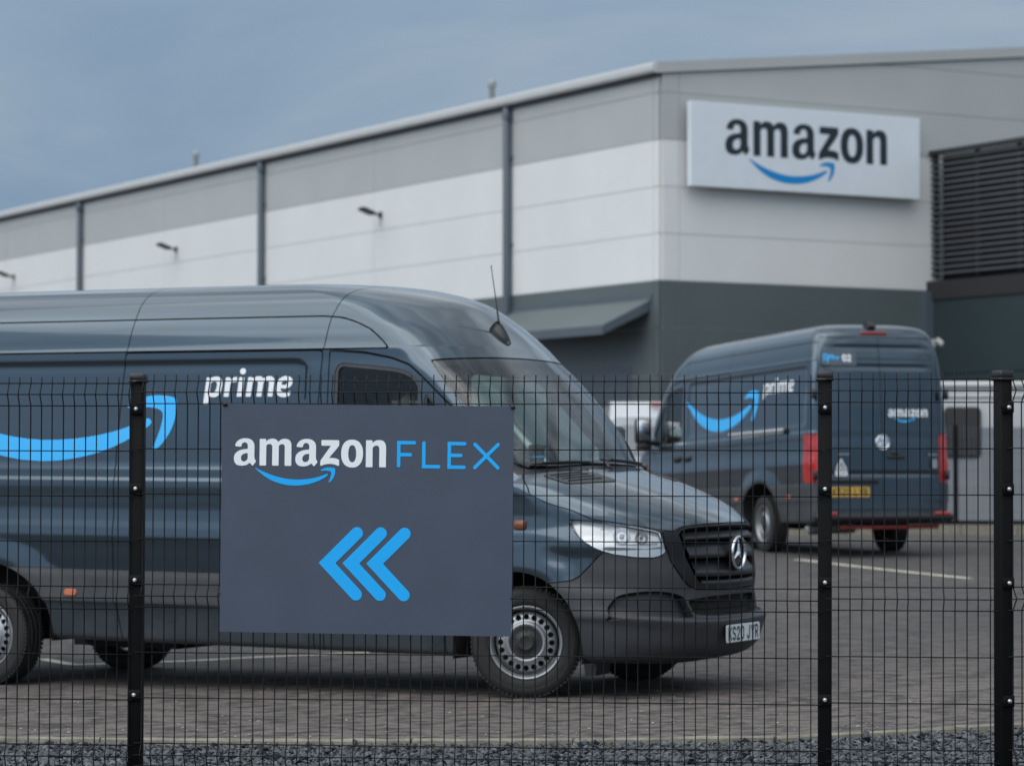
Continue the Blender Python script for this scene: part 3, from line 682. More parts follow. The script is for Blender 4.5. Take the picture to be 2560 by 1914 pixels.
def build_van():
    root = empty('delivery_van')
    A, T = VAN_A, VAN_T
    # windows, arches and lining of the inner skin
    arch = arch_sd
    def win_all(A): return np.minimum.reduce([sd_poly(xz(A), WIN_P), sd_poly(xz(A), QUAR_P)])
    Ai, Ti = clip(A, T, -np.minimum(arch(A), win_all(A)-.02)); Ai, Ti = clip(Ai, Ti, -(sd_poly(uv(Ai), WS_P)+.02))
    for q_ in (HEAD_P, OPEN_P, INTK_P, FOG_P): Ai, Ti = clip(Ai, Ti, -np.maximum(sd_poly(uv(Ai), q_), Ai[:, 6]-1.2))
    Bi = Ai.copy(); Bi[:, :3] -= .028*Bi[:, 3:6]
    link('inner_skin', np_mesh('inner_skin', Bi[:, :3], Ti, smooth=True), DARKIN, root)
    A, T = clip(A, T, -arch(A))
    def take(A, T, s, gap=GAP):
        a, t = clip(A, T, s+gap/2); b, u = clip(A, T, -(s-gap/2)); return (a, t), (b, u)
    def front(A): return np.maximum(A[:, 6]-1.2, 0)
    # ---- nose
    (h, t), (A, T) = take(A, T, np.maximum(sd_poly(uv(A), HEAD_P), A[:, 6]-1.2), .006)
    h, t = finer(h, t)
    for s, a, tt in halves(h, t):
        deep = lambda q: -.012-.050*np.clip((q[:, 7]-8.9)/3.7, 0, 1)
        hl = shell('headlight', a, tt, LAMPW, root, deep(a), .0, True)
        shell('lens', a, tt, LENS, hl, -.001, .016)
        # grey strip along the foot, bowls, bulbs
        sp = np.maximum(sd_poly(uv(a), upoly([(.40, 9.75), (.52, 9.55), (.60, 9.72), (.66, 9.86), (.70, 9.5), (.66, 8.5), (.40, 8.5)])), sd_poly(uv(a), HEAD_P)+.012)
        shell('reflector_strip', *clip(a, tt, sp), LAMPG, hl, -.02, .02)
        bowl = np.maximum(sd_poly(uv(a), upoly([(.672, 12.0), (.688, 11.2), (.672, 10.45), (.64, 10.0), (.56, 9.86), (.475, 9.7), (.468, 10.4), (.50, 11.1), (.55, 11.72), (.60, 12.0)])), -1)
        bw = clip(a, tt, bowl); rb = shell('reflector_bowl', *bw, LAMPS, hl, deep(bw[0])+.006-.02*np.sin(np.clip((bw[0][:, 7]-9.8)/2.2, 0, 1)*math.pi), .006, True)
        for (uu, vv, rad) in ((.60, 10.95, .055), (.53, 10.65, .042)):
            p, n = surf_point(uu, vv, -.03); p[1] *= -s if s > 0 else 1; n[1] *= -s if s > 0 else 1
            M = Vector(n).to_track_quat('Z', 'Y').to_matrix()
            b = MB(); b.lathe([(rad, .012), (rad*.92, .010), (rad*.7, -.004), (rad*.3, -.012), (rad*.28, .014), (.001, .018)], 24, axis='Z')
            b.v = [tuple(M @ Vector(q)+Vector(p)) for q in b.v]; b.build('lamp_bulb', LAMPS if rad > .05 else LAMPG, hl)
    (h, t), (A, T) = take(A, T, np.maximum(sd_poly(uv(A), BONNET_P), A[:, 6]-1.2), .007)
    bon = shell('bonnet', h, t, PAINT, root)
    (h, t), (A, T) = take(A, T, np.maximum(sd_poly(uv(A), GRILLE_P), A[:, 6]-1.2), .006)
    h, t = clip(h, t, -sd_poly(uv(h), OPEN_P))
    gr = shell('grille', h, t, GLOSSB, root, .004, .045)
    U1 = np.concatenate([-np.linspace(.40, 0, 17), np.linspace(0, .40, 17)[1:]])
    for (vt, vb, um) in ((11.75, 10.22, .372), (9.92, 9.02, .352), (8.72, 8.08, .322), (7.92, 7.55, .29)):
        rows = []
        for q in np.linspace(-1, 1, 33):
            u = abs(q)*um; pts = []
            for v, o in ((vt, -.055), ((vt*.4+vb*.6), -.022), (vb+.18, -.012), (vb+.10, -.001), (vb-.12, .0), (vb-.20, -.014), (vb-.10, -.05)):
                p, n = surf_point(u, v, o); p = np.array([p[0], p[1] if q < 0 else -p[1], p[2]]); pts.append(p)
            rows.append(pts)
        k = len(rows[0]); vs_ = [p for r in rows for p in r]
        fs = [(i*k+j, i*k+j+1, (i+1)*k+j+1, (i+1)*k+j) for i in range(len(rows)-1) for j in range(k-1)]
        b = MB(); b.add(vs_, fs, True); o = b.build('grille_slat', BLACKP, root)
        o.parent = gr
    # badge
    p, n = surf_point(0, 9.05, .012); bx = p[0]+.006
    b = MB(); b.lathe([(.118, -.012), (.116, .004), (.108, .008), (.104, .004), (.104, -.02)], 48, axis='X', c=(bx, 0, .938)); b.lathe([(.001, -.004), (.108, -.004)], 40, axis='X', c=(bx, 0, .938))
    b.build('badge_mount', GLOSSB, gr)
    b = MB(); b.lathe([(.094, .004), (.096, .014), (.103, .019), (.110, .014), (.112, .004)], 48, axis='X', c=(bx, 0, .938))
    for k in range(3):
        a0 = math.radians(90+120*k); tip = Vector((0, math.cos(a0)*.098, math.sin(a0)*.098))
        l = Vector((0, math.cos(a0+math.radians(60))*.020, math.sin(a0+math.radians(60))*.020)); r = Vector((0, math.cos(a0-math.radians(60))*.020, math.sin(a0-math.radians(60))*.020))
        cc = Vector((bx+.004, 0, .938)); top = cc+Vector((.016, 0, 0))
        b.add([cc+tip, cc+l, cc+r, top, cc+Vector((-.003, 0, 0))], [(0, 1, 3), (0, 3, 2), (1, 4, 3), (2, 3, 4)])
    b.build('badge', CHROME, gr)
    # ---- screen and cowl
    (h, t), (A, T) = take(A, T, np.maximum(sd_poly(uv(A), WS_P), A[:, 6]-1.2), .006)
    h, t = finer(h, t)
    ws = shell('windscreen', h, t, GLASSW, root, -.002, .0)
    sp = sd_poly(uv(h), WS_P); shell('screen_border', *clip(h, t, -(sp+.022)), GLOSSB, ws, -.006, .0)
    (h, t), (A, T) = take(A, T, np.maximum(sd_poly(uv(A), COWL_P), A[:, 6]-1.2), .004)
    cw = shell('cowl', h, t, BLACKP, root, -.010, .0)
    for ua, va, ub, vb in ((-.50, 17.72, .02, 18.22), (.02, 17.75, .55, 18.2)):
        pts = []
        for q in np.linspace(0, 1, 9):
            u = ua+(ub-ua)*q; v = va+(vb-va)*q; p, n = surf_point(abs(u), v, .016); pts.append((p[0], p[1]*(1 if u >= 0 else -1), p[2]))
        b = MB(); b.tube(pts, .008, 6); b.tube([(p[0]+.012, p[1], p[2]+.010) for p in pts[2:8]], .006, 6); b.tube([pts[0], (pts[0][0]+.04, pts[0][1], pts[0][2]-.04)], .016, 6)
        b.build('wiper', BLACKP, root)
    # ---- bumper
    (h, t), (A, T) = take(A, T, np.maximum.reduce([sd_poly(uv(A), BUMP_P), -A[:, 0]-.02, A[:, 6]-1.6]), .006)
    h, t = finer(h, t)
    (f, ft), (h, t) = take(h, t, sd_poly(uv(h), FOG_P), .003)
    (g, gt), (h, t) = take(h, t, sd_poly(uv(h), INTK_P), .003)
    bu = shell('front_bumper', h, t, BUMPER, root, 0, .055)
    for s, a, tt in halves(f, ft): shell('fog_lamp_panel', a, tt, BLACKP, bu, -.05, 0)
    shell('intake', g, gt, UNDER, bu, -.055, 0)
    for zz in (.59, .63):
        pts = []
        for q in np.linspace(-1, 1, 15):
            p, n = surf_point(abs(q)*.31, np.interp(zz, [.545, .60, .68], [5, 6, 7]), -.04); pts.append((p[0], p[1] if q < 0 else -p[1], p[2]))
        b = MB(); b.tube(pts, .004, 4); b.build('intake_bar', UNDER, bu)
    # front plate
    pl = MB(); pl.rbox((1.158, 0, .418), (.545, .114, .006), .012, M=Matrix(((0, 0, 1), (1, 0, 0), (0, 1, 0)))); pl = pl.build('number_plate', PLATEW, root)
    for fn, bx_, w in plate_chars('KS20 JYR'):
        k = .49/w; flat_print('plate_character', fn, bx_, 2.6, lambda x, y: (1.1625, -.245+x*k, .418-(y-39.5)*k*1.05), PBLACK, pl)
    for s in (-1, 1):
        b = MB(); b.prism([(0, 0), (.10, .0), (.09, -.09), (.015, -.10)], -.10, .10, M=Matrix(((1, 0, 0), (0, 0, 1), (0, 1, 0))), c=(.40, s*.72, .25)); b.build('tyre_deflector', BLACKP, root)
    # ---- flank moulding
    band = np.where(A[:, 0] > -4.8, np.maximum(A[:, 2]-.755, .527-A[:, 2]), np.maximum(A[:, 2]-.755, .262-A[:, 2]))
    band = np.maximum.reduce([band, A[:, 0]-.2, A[:, 6]-2.35])
    (h, t), (A, T) = take(A, T, band, .004)
    for x0, x1 in ((-9, -3.172), (-3.172, -1.5), (-1.5, 1)):
        a, tt = clip(h, t, np.maximum(h[:, 0]-x1+.004, x0+.004-h[:, 0]))
        for s, a, tt in halves(a, tt):
            if len(tt): shell('side_moulding', a, tt, MOULD, root, .009, .02)
    # ---- front doors with their glass
    (h, t), (A, T) = take(A, T, sd_poly(xz(A), DOOR_P), .008)
    h, t = finer(*finer(h, t))
    for s, a, tt in halves(h, t):
        sw = np.minimum(sd_poly(xz(a), WIN_P), sd_poly(xz(a), QUAR_P))
        d = shell('front_door', *clip(a, tt, -sw), PAINT, root)
        for nm, P in (('door_window', WIN_P), ('quarter_window', QUAR_P)):
            q = sd_poly(xz(a), P)
            k_ = .020 if nm == 'door_window' else .012
            shell(nm, *clip(a, tt, q+k_), GLASSD, d, -.016, 0)
            shell('window_rubber', *clip(a, tt, np.maximum(q+.001, -(q+k_+.004))), MOULD, d, -.005, .012)
        y = s*(float(side_y(-1.28, 1.16))+.002)
        b = MB(); b.rbox((-1.28, y+s*.022, 1.17), (.21, .026, .045), .012); b.rbox((-1.28, y+s*.004, 1.165), (.25, .014, .085), .012); b.build('door_handle', BLACKP, d)
        # mirror: two-part housing on a bracket
        m = MB(); m.rbox((-.36, s*1.16, 1.60), (.12, .24, .36), .05); m.tube([(-.33, s*.95, 1.42), (-.34, s*1.08, 1.45)], .04, 8); m.rbox((-.36, s*1.15, 1.37), (.10, .22, .09), .04)
        m = m.build('wing_mirror', BLACKP, d)
        g = MB(); g.rbox((-.422, s*1.16, 1.61), (.006, .19, .29), .002); g.build('mirror_glass', CHROME, d)
    # ---- middle panel (sliding door on the left)
    (h, t), (A, T) = take(A, T, sd_poly(xz(A), MID_P), .008)
    for s, a, tt in halves(h, t):
        d = shell('side_panel' if s < 0 else 'sliding_door', a, tt, PAINT, root)
        if s > 0:
            y = float(side_y(-1.68, 1.16)); b = MB(); b.rbox((-1.68, y+.02, 1.17), (.2, .026, .045), .012); b.rbox((-1.68, y+.004, 1.165), (.24, .014, .085), .012); b.build('door_handle', BLACKP, d)
    b = MB(); b.rbox((-4.15, float(side_y(-4.15, 1.43))+.004, 1.425), (1.92, .02, .06), .004); rl = b.build('door_rail', TRIM, root)
    b = MB(); b.rbox((-4.15, float(side_y(-4.15, 1.43))+.012, 1.425), (1.9, .02, .018), .004); b.rbox((-5.12, float(side_y(-5.12, 1.43))+.012, 1.425), (.06, .04, .07), .01); b.build('rail_slot', BLACKP, rl)
    # ---- high roof
    up_p = np.array([(-6.3, 2.272), (-6.3, 2.497), (-1.55, 2.497), (-1.4, 2.485), (-1.276, 2.45), (-1.16, 2.40), (-1.07, 2.33), (-1.01, 2.272)])
    (h, t), (A, T) = take(A, T, np.maximum(sd_poly(xz(A), up_p), A[:, 6]-2.3), .010)
    def seam1(A): return A[:, 0]-np.interp(A[:, 2], [2.2, 2.27, 2.483, 2.69, 2.76], [-1.521, -1.519, -1.488, -1.408, -1.37])
    def seam2(A): return A[:, 0]-np.interp(A[:, 2], [2.2, 2.216, 2.503, 2.6, 2.7, 2.76], [-3.146, -3.145, -3.102, -3.086, -3.05, -3.0])
    def three(name, h, t, **k):
        for f in (lambda q: -seam1(q), lambda q: np.maximum(seam1(q), -seam2(q)), lambda q: seam2(q)):
            a, tt = clip(h, t, f(h)+.0035)
            yield a, tt
    for a, tt in three('upper', h, t):
        for s, a2, t2 in halves(a, tt):
            if len(t2): shell('upper_side_panel', a2, t2, PAINT, root)
    (h, t), (A, T) = take(A, T, np.maximum.reduce([np.interp(A[:, 0], [-7, -1.47, -1.2, -.98, -.839, -.732, -.521, -.19, -.10, .3], [2.269, 2.269, 2.25, 2.21, 2.163, 2.078, 1.896, 1.575, 1.47, 1.47])-A[:, 2], A[:, 6]-2.30]), .008)
    for a, tt in three('roof', h, t): shell('roof_panel', a, tt, PAINT, root)
    # ---- tail
    lamp = np.maximum.reduce([np.abs(A[:, 2]-1.055)-.30, A[:, 0]+5.70, .79-np.abs(A[:, 1])])
    (h, t), (A, T) = take(A, T, lamp, .006)
    for s, a, tt in halves(h, t):
        tl = shell('tail_lamp', a, tt, REDL, root, .006, .02)
        q = np.maximum.reduce([np.abs(a[:, 2]-1.13)-.10, a[:, 0]+5.925])
        shell('reversing_lens', *clip(a, tt, q), WHITEL, tl, .009, .003)
    dr = np.maximum.reduce([rbox(np.abs(A[:, 1]), A[:, 2], -.8, .80, .42, 2.56, .07), A[:, 0]+5.7])
    (h, t), (A, T) = take(A, T, dr, .010)
    doors = {}
    for s, a, tt in halves(h, t): doors[s] = shell('rear_door', *clip(a, tt, .004-np.abs(a[:, 1])), PAINT, root)
    for z in (.75, 1.75):
        for s in (-1, 1):
            b = MB(); b.rbox((-5.93, s*.885, z+.1), (.09, .05, .12), .02); b.build('door_hinge', BLACKP, root)
    b = MB(); b.rbox((-5.985, -.18, 1.07), (.03, .22, .045), .012); b.rbox((-5.975, -.16, 1.12), (.03, .09, .05), .012); b.build('door_handle', BLACKP, doors[-1])
    b = MB(); b.rbox((-5.985, .42, .775), (.05, .70, .06), .02); b.build('plate_lamp_bar', BLACKP, doors[1])
    pl = MB(); pl.rbox((-5.982, .45, .64), (.53, .125, .006), .012, M=Matrix(((0, 0, -1), (-1, 0, 0), (0, 1, 0)))); rp = pl.build('rear_number_plate', PLATEY, root); rp['rear'] = 1
    b = MB(); b.lathe([(.075, -.004), (.080, -.016), (.092, -.02), (.096, -.004)], 36, axis='X', c=(-5.97, .0, 1.25)); b.lathe([(.001, -.006), (.08, -.006)], 36, axis='X', c=(-5.97, 0, 1.25))
    for k in range(3):
        a0 = math.radians(90+120*k); b.tube([(-5.982, 0, 1.25), (-5.982, math.cos(a0)*.078, 1.25+math.sin(a0)*.078)], [.014, .004], 5)
    b.build('badge', CHROME, root)
    for fn, bx_ in LETTERS_A: tail_print('letter', fn, bx_, 9, .000475, -.09, 1.665, 128, 290, WPRINT, doors[-1])
    tail_print('smile', smile, (280, 890, 490, 636), 9, .000475, -.09, 1.665, 128, 290, BPRINT, doors[-1])
    tail_print('warning_sticker', lambda P: np.minimum(sd_poly(P, [(0, -110), (80, 30), (-80, 30)]), sd_poly(P, [(-85, 50), (85, 50), (85, 120), (-85, 120)])), (-90, 90, -112, 122), 10, .00095, .56, .95, 0, 0, WPRINT, doors[1])
    tail_print('sticker_mark', lambda P: np.minimum(np.maximum(sd_poly(P, [(0, -80), (55, 18), (-55, 18)]), -sd_poly(P, [(0, -40), (14, 10), (-14, 10)])), strokes([[(-70, 70), (70, 70)], [(-70, 98), (60, 98)]], 5)(P)), (-90, 90, -112, 122), 5, .00095, .56, .95, 0, 0, SLATE, doors[1], .0055)
    tail_print('small_lettering', strokes([[(0, 0), (150, 0)]], 9), (-12, 165, -12, 12), 5, .001, .60, 1.105, 0, 0, STEEL, doors[1])
    tail_print('small_lettering', strokes([[(0, 0), (110, 0)]], 8), (-12, 165, -12, 12), 5, .001, -.62, 1.10, 0, 0, STEEL, doors[-1])
    tail_print('door_sticker', lambda P: sd_poly(P, [(-35, -55), (35, -55), (35, 55), (-35, 55)]), (-40, 40, -60, 60), 8, .001, -.70, .99, 0, 0, STEEL, doors[-1])
    tail_print('notice_plate', lambda P: sd_poly(P, [(0, 0), (480, 0), (480, 180), (0, 180)]), (-5, 485, -5, 185), 30, .001, .79, 2.385, 0, 0, SLATE, doors[1])
    fn, w = plate_fn('DPD-C'); fn2, w2 = plate_fn('02')
    tail_print('notice_lettering', strokes([[(45, 45), (45, 120)], [(45, 45), (85, 45)], [(85, 45), (105, 70)], [(105, 70), (85, 95)], [(85, 95), (50, 95)], [(100, 70), (95, 140)], [(125, 60), (125, 100)], [(125, 60), (160, 60)], [(160, 60), (160, 100)], [(185, 60), (185, 100)], [(210, 85), (245, 85)], [(245, 70), (225, 110)]], 9), (20, 270, 20, 160), 7, .001, .79, 2.385, 0, 0, BPRINT, doors[1], .0055)
    tail_print('notice_number', lambda P: fn2((P-[295, 45])*.95)/.95-3, (285, 420, 35, 140), 5, .001, .79, 2.385, 0, 0, WPRINT, doors[1], .0055)
    # rear step, reflectors, underrun bar, high brake light, camera
    b = MB(); b.rbox((-5.97, 0, .325), (.20, 1.84, .10), .05); st = b.build('rear_step', BLACKP, root)
    for s in (-1, 1):
        b = MB(); b.rbox((-6.04, s*.76, .372), (.08, .20, .035), .012); b.build('reflector', REDL, st)
    b = MB(); b.rbox((-5.90, -.10, .205), (.06, 1.34, .05), .006); b.build('underrun_bar', REDB, root)
    b = MB(); b.tube([(-5.5, .20, .22), (-5.5, .78, .20), (-5.72, .92, .17)], [.085, .085, .03], 12); b.tube([(-5.5, .5, .2), (-5.1, .5, .24), (-3.8, .45, .28)], .035, 8); b.build('exhaust', STEEL, root)
    b = MB(); b.rbox((-5.83, .04, 2.615), (.06, .34, .040), .012); hb = b.build('high_brake_light', REDB, root)
    b = MB(); b.prism([(-.09, 0), (.10, 0), (.06, .085), (-.02, .095), (-.10, .03)], -.05, .05, M=Matrix(((1, 0, 0), (0, 0, 1), (0, 1, 0))), c=(-5.72, .05, 2.675)); b.build('reversing_camera', BLACKP, root)
    shell('body', A, T, PAINT, root)
    # ---- arches, underside, exhaust side
    for cx, cz, rx, rz in ((0, .36, .465, .458), (-4.325, .345, .605, .44)):
        for s in (-1, 1):
            n = 28; vs_ = []; fs = []
            for k in range(n+1):
                q = math.pi*k/n
                X, Z = cx+rx*math.cos(q)*1.004, cz+rz*math.sin(q)*1.004
                if k in (0, n): Z = .24
                yo = s*(float(side_y(X, max(Z, .78)))-.012); vs_ += [(X, yo, Z), (X, s*.52, Z)]
            for k in range(n): fs.append((2*k, 2*k+1, 2*k+3, 2*k+2))
            vs_ += [(cx, s*.52, .24)]; m = len(vs_)-1
            for k in range(n): fs.append((2*k+1, m, 2*k+3))
            MB().add(vs_, fs).build('wheel_arch_liner', UNDER, root)
    b = MB(); b.box((-2.2, 0, .42), (3.0, 1.80, .22)); b.box((-2.4, 0, .40), (6.4, 1.0, .24)); b.box((-5.35, 0, .40), (.80, 1.7, .20)); b.box((.72, 0, .34), (.30, 1.3, .16)); b.tube([(-4.325, -.8, .25), (-4.325, .8, .25)], .06, 10)
    b.tube([(0, -.75, .33), (0, .75, .33)], .05, 8); b.box((-3.35, -.35, .27), (.9, .5, .16)); b.build('underbody', UNDER, root)
    # ---- wheels
    ty, rim, hub, drum = wheel_meshes()
    for cx, cz, st_ in ((0, .36, math.radians(23)), (-4.325, .26, 0)):
        for s in (-1, 1):
            w_ = empty('wheel', (cx, s*.835, cz), (0, 0, st_+(math.pi if s > 0 else 0)), root)
            link('tyre', ty, RUBBER, w_); link('rim', rim, STEEL, w_); link('hub_cap', hub, HUBC, w_); link('brake_drum', drum, UNDER, w_)
            w_['front'] = 1 if cx > -1 else 0
    # ---- aerial, repeater lamps, marker lamps
    (p, n) = surf_point(.068, 25.85); az = p
    b = MB(); N_ = Vector(n); q = N_.to_track_quat('Z', 'X').to_matrix(); fw = Vector((.62, 0, -.78))
    base = Vector(p); e1 = (Vector((1, 0, 0))-N_*N_.x).normalized(); e2 = N_.cross(e1)
    prof = [(-.085, .018, .045), (-.04, .036, .055), (.03, .034, .042), (.075, .026, .028), (.10, .014, .016)]
    vs_ = []
    for x, w, h in prof:
        for dx_, dz_ in ((-w, -.01), (-w*.75, h*.6), (0, h), (w*.75, h*.6), (w, -.01)): vs_.append(base+e1*x+e2*dx_+N_*dz_)
    fs = [(i*5+j, i*5+j+1, (i+1)*5+j+1, (i+1)*5+j) for i in range(4) for j in range(4)]+[(0, 1, 2, 3, 4), (24, 23, 22, 21, 20)]
    b.add(vs_, fs, True); an = b.build('aerial', BLACKP, root)
    top = base+Vector((-.075, 0, .475)); foot = base-e1*.05+N_*.035
    b = MB(); b.tube([foot, foot+(top-foot)*.08, foot+(top-foot)*.35, top-Vector((0, 0, .015)), top-Vector((0, 0, .012)), top], [.012, .007, .0036, .0026, .004, .004], 6); b.build('aerial_mast', BLACKP, an)
    for s in (-1, 1):
        y = s*(float(side_y(-.3, 1.12))+.012); b = MB(); b.rbox((.022, y-s*.018, 1.118), (.085, .06, .062), .015); b.build('side_repeater', BROWNL, root)
        for x in (-3.54, -5.25):
            y = s*(float(side_y(x, .59))+.010); b = MB(); b.rbox((x, y, .588), (.046, .108, .014), .022, M=Matrix(((0, 1, 0), (0, 0, 1), (1, 0, 0)))); b.build('side_marker', AMBER, root)
        # bonnet air vents, ribbed
        a0 = upoly([(.549, 17.08), (.496, 17.2), (.262, 16.62), (.248, 16.5), (.256, 15.55), (.289, 15.4), (.535, 15.62), (.56, 15.8)])
    (VA, VT) = clip(VAN_A, VAN_T, np.maximum(sd_poly(uv(VAN_A), a0), VAN_A[:, 6]-1.2))
    for s, a, tt in halves(VA, VT):
        vt_ = shell('bonnet_vent', a, tt, MOULD, bon, .005, .006)
        for k in range(4):
            pts = []
            for q in np.linspace(.32, .52, 7):
                p, n = surf_point(q, 15.75+.32*k+(q-.3)*.6, .007); pts.append((p[0], p[1]*(-s), p[2]))
            b = MB(); b.tube(pts, .006, 4); b.build('vent_rib', BLACKP, bon)
    # ---- recess shadow line, livery
    for s in (-1, 1):
        side_print('recess_lip_shadow', lambda P: np.maximum(np.abs(rbox(P[:, 0], P[:, 1], -5.72, -1.645, 1.45, 2.209, .075))-.0058, 1.93-P[:, 1]), (-5.76, -1.60, 1.91, 2.23), .012, -s, -1, 0, 0, 0, 0, s, GLOSSB, root)  # shadow under the recess lip, drawn as a black line on the flank
    for s in (-1, 1):
        if s < 0:
            side_print('smile', smile, (280, 890, 490, 636), 6, .00385, .00343, -2.69, 1.968, 876, 495, s, BPRINT, root)
            for fn, bx_ in LETTERS_P: side_print('letter', fn, bx_, 14, .000439, .000346, -2.473, 1.954, 240, 808, s, WPRINT, root)
        else:
            side_print('smile', smile, (280, 890, 490, 636), 6, .00444, .00365, -4.18, 1.99, 876, 495, s, BPRINT, root)
            for fn, bx_ in LETTERS_P: side_print('letter', fn, bx_, 14, .00060, .00036, -4.32, 1.915, 240, 808, s, WPRINT, root)
    # ---- cab
    b = MB(); b.rbox((-.27, 0, 1.27), (.66, 1.72, .30), .10); b.rbox((-.50, -.42, 1.40), (.20, .46, .12), .05); b.rbox((-.48, .05, 1.30), (.22, .34, .34), .05); b.build('dashboard', DARKIN, root)
    b = MB(); ring = [( -.72+.08*math.sin(a)*.5, -.42+.19*math.cos(a), 1.36+.19*math.sin(a)*.8) for a in np.linspace(0, 2*math.pi, 25)]; b.tube(ring, .015, 6, cap=False); b.tube([(-.72, -.42, 1.36), (-.5, -.42, 1.32)], .04, 8); b.build('steering_wheel', BLACKP, root)
    for y, wd in ((-.45, .5), (.18, .46), (.62, .46)):
        se = MB(); se.rbox((-1.15, y, 1.02), (.52, wd, .16), .07); M = Matrix.Rotation(math.radians(-14), 3, 'Y'); se.rbox((-1.42, y, 1.36), (.14, wd, .66), .06, M=M); se.box((-1.15, y, .78), (.4, wd*.8, .36))
        se = se.build('seat', SEATF, root)
        hr = MB(); hr.rbox((-1.50, y, 1.86), (.10, .27, .17), .045, M=M); hr.tube([(-1.49, y-.06, 1.68), (-1.50, y-.06, 1.82)], .008, 5); hr.tube([(-1.49, y+.06, 1.68), (-1.50, y+.06, 1.82)], .008, 5); hr.build('headrest', SEATF, se)
    b = MB(); b.box((-1.66, 0, 1.45), (.03, 1.72, 1.75)); b.build('bulkhead', BULK, root)
    b = MB(); b.rbox((-.44, .0, 2.12), (.10, .22, .07), .03); b.build('sensor_housing', BLACKP, root)
    return root
van1 = build_van()
van1.location = (.488, 18.96, 0); van1.rotation_euler = (0, .007, math.radians(-28))
tag(van1, 'slate blue delivery van facing right behind the sign board, nearest the fence', 'van', 'delivery vans in the yard')
mp = copy_tree(van1)
van2 = mp[van1.name]
van2.location = (2.875, 40.46, .396); van2.rotation_euler = (0, math.radians(1.46), math.radians(106.81))
tag(van2, 'slate blue delivery van seen from behind with red tail lamps and yellow plate', 'van', 'delivery vans in the yard')
for ch in van2.children:
    if ch.get('front'): ch.rotation_euler[2] -= math.radians(23)
for v, txt in ((van1, 'KS20 JYR'), (van2, 'KS20 LVB')):
    for ch in v.children_recursive:
        if ch.get('rear'):
            for fn, bx_, w in plate_chars(txt):
                k = .47/w; flat_print('plate_character', fn, bx_, 4, lambda x, y: (-5.9865, .45+.235-x*k, .64-(y-39.5)*k*1.05), PBLACK, ch)
for ch in list(van2.children):
    pass

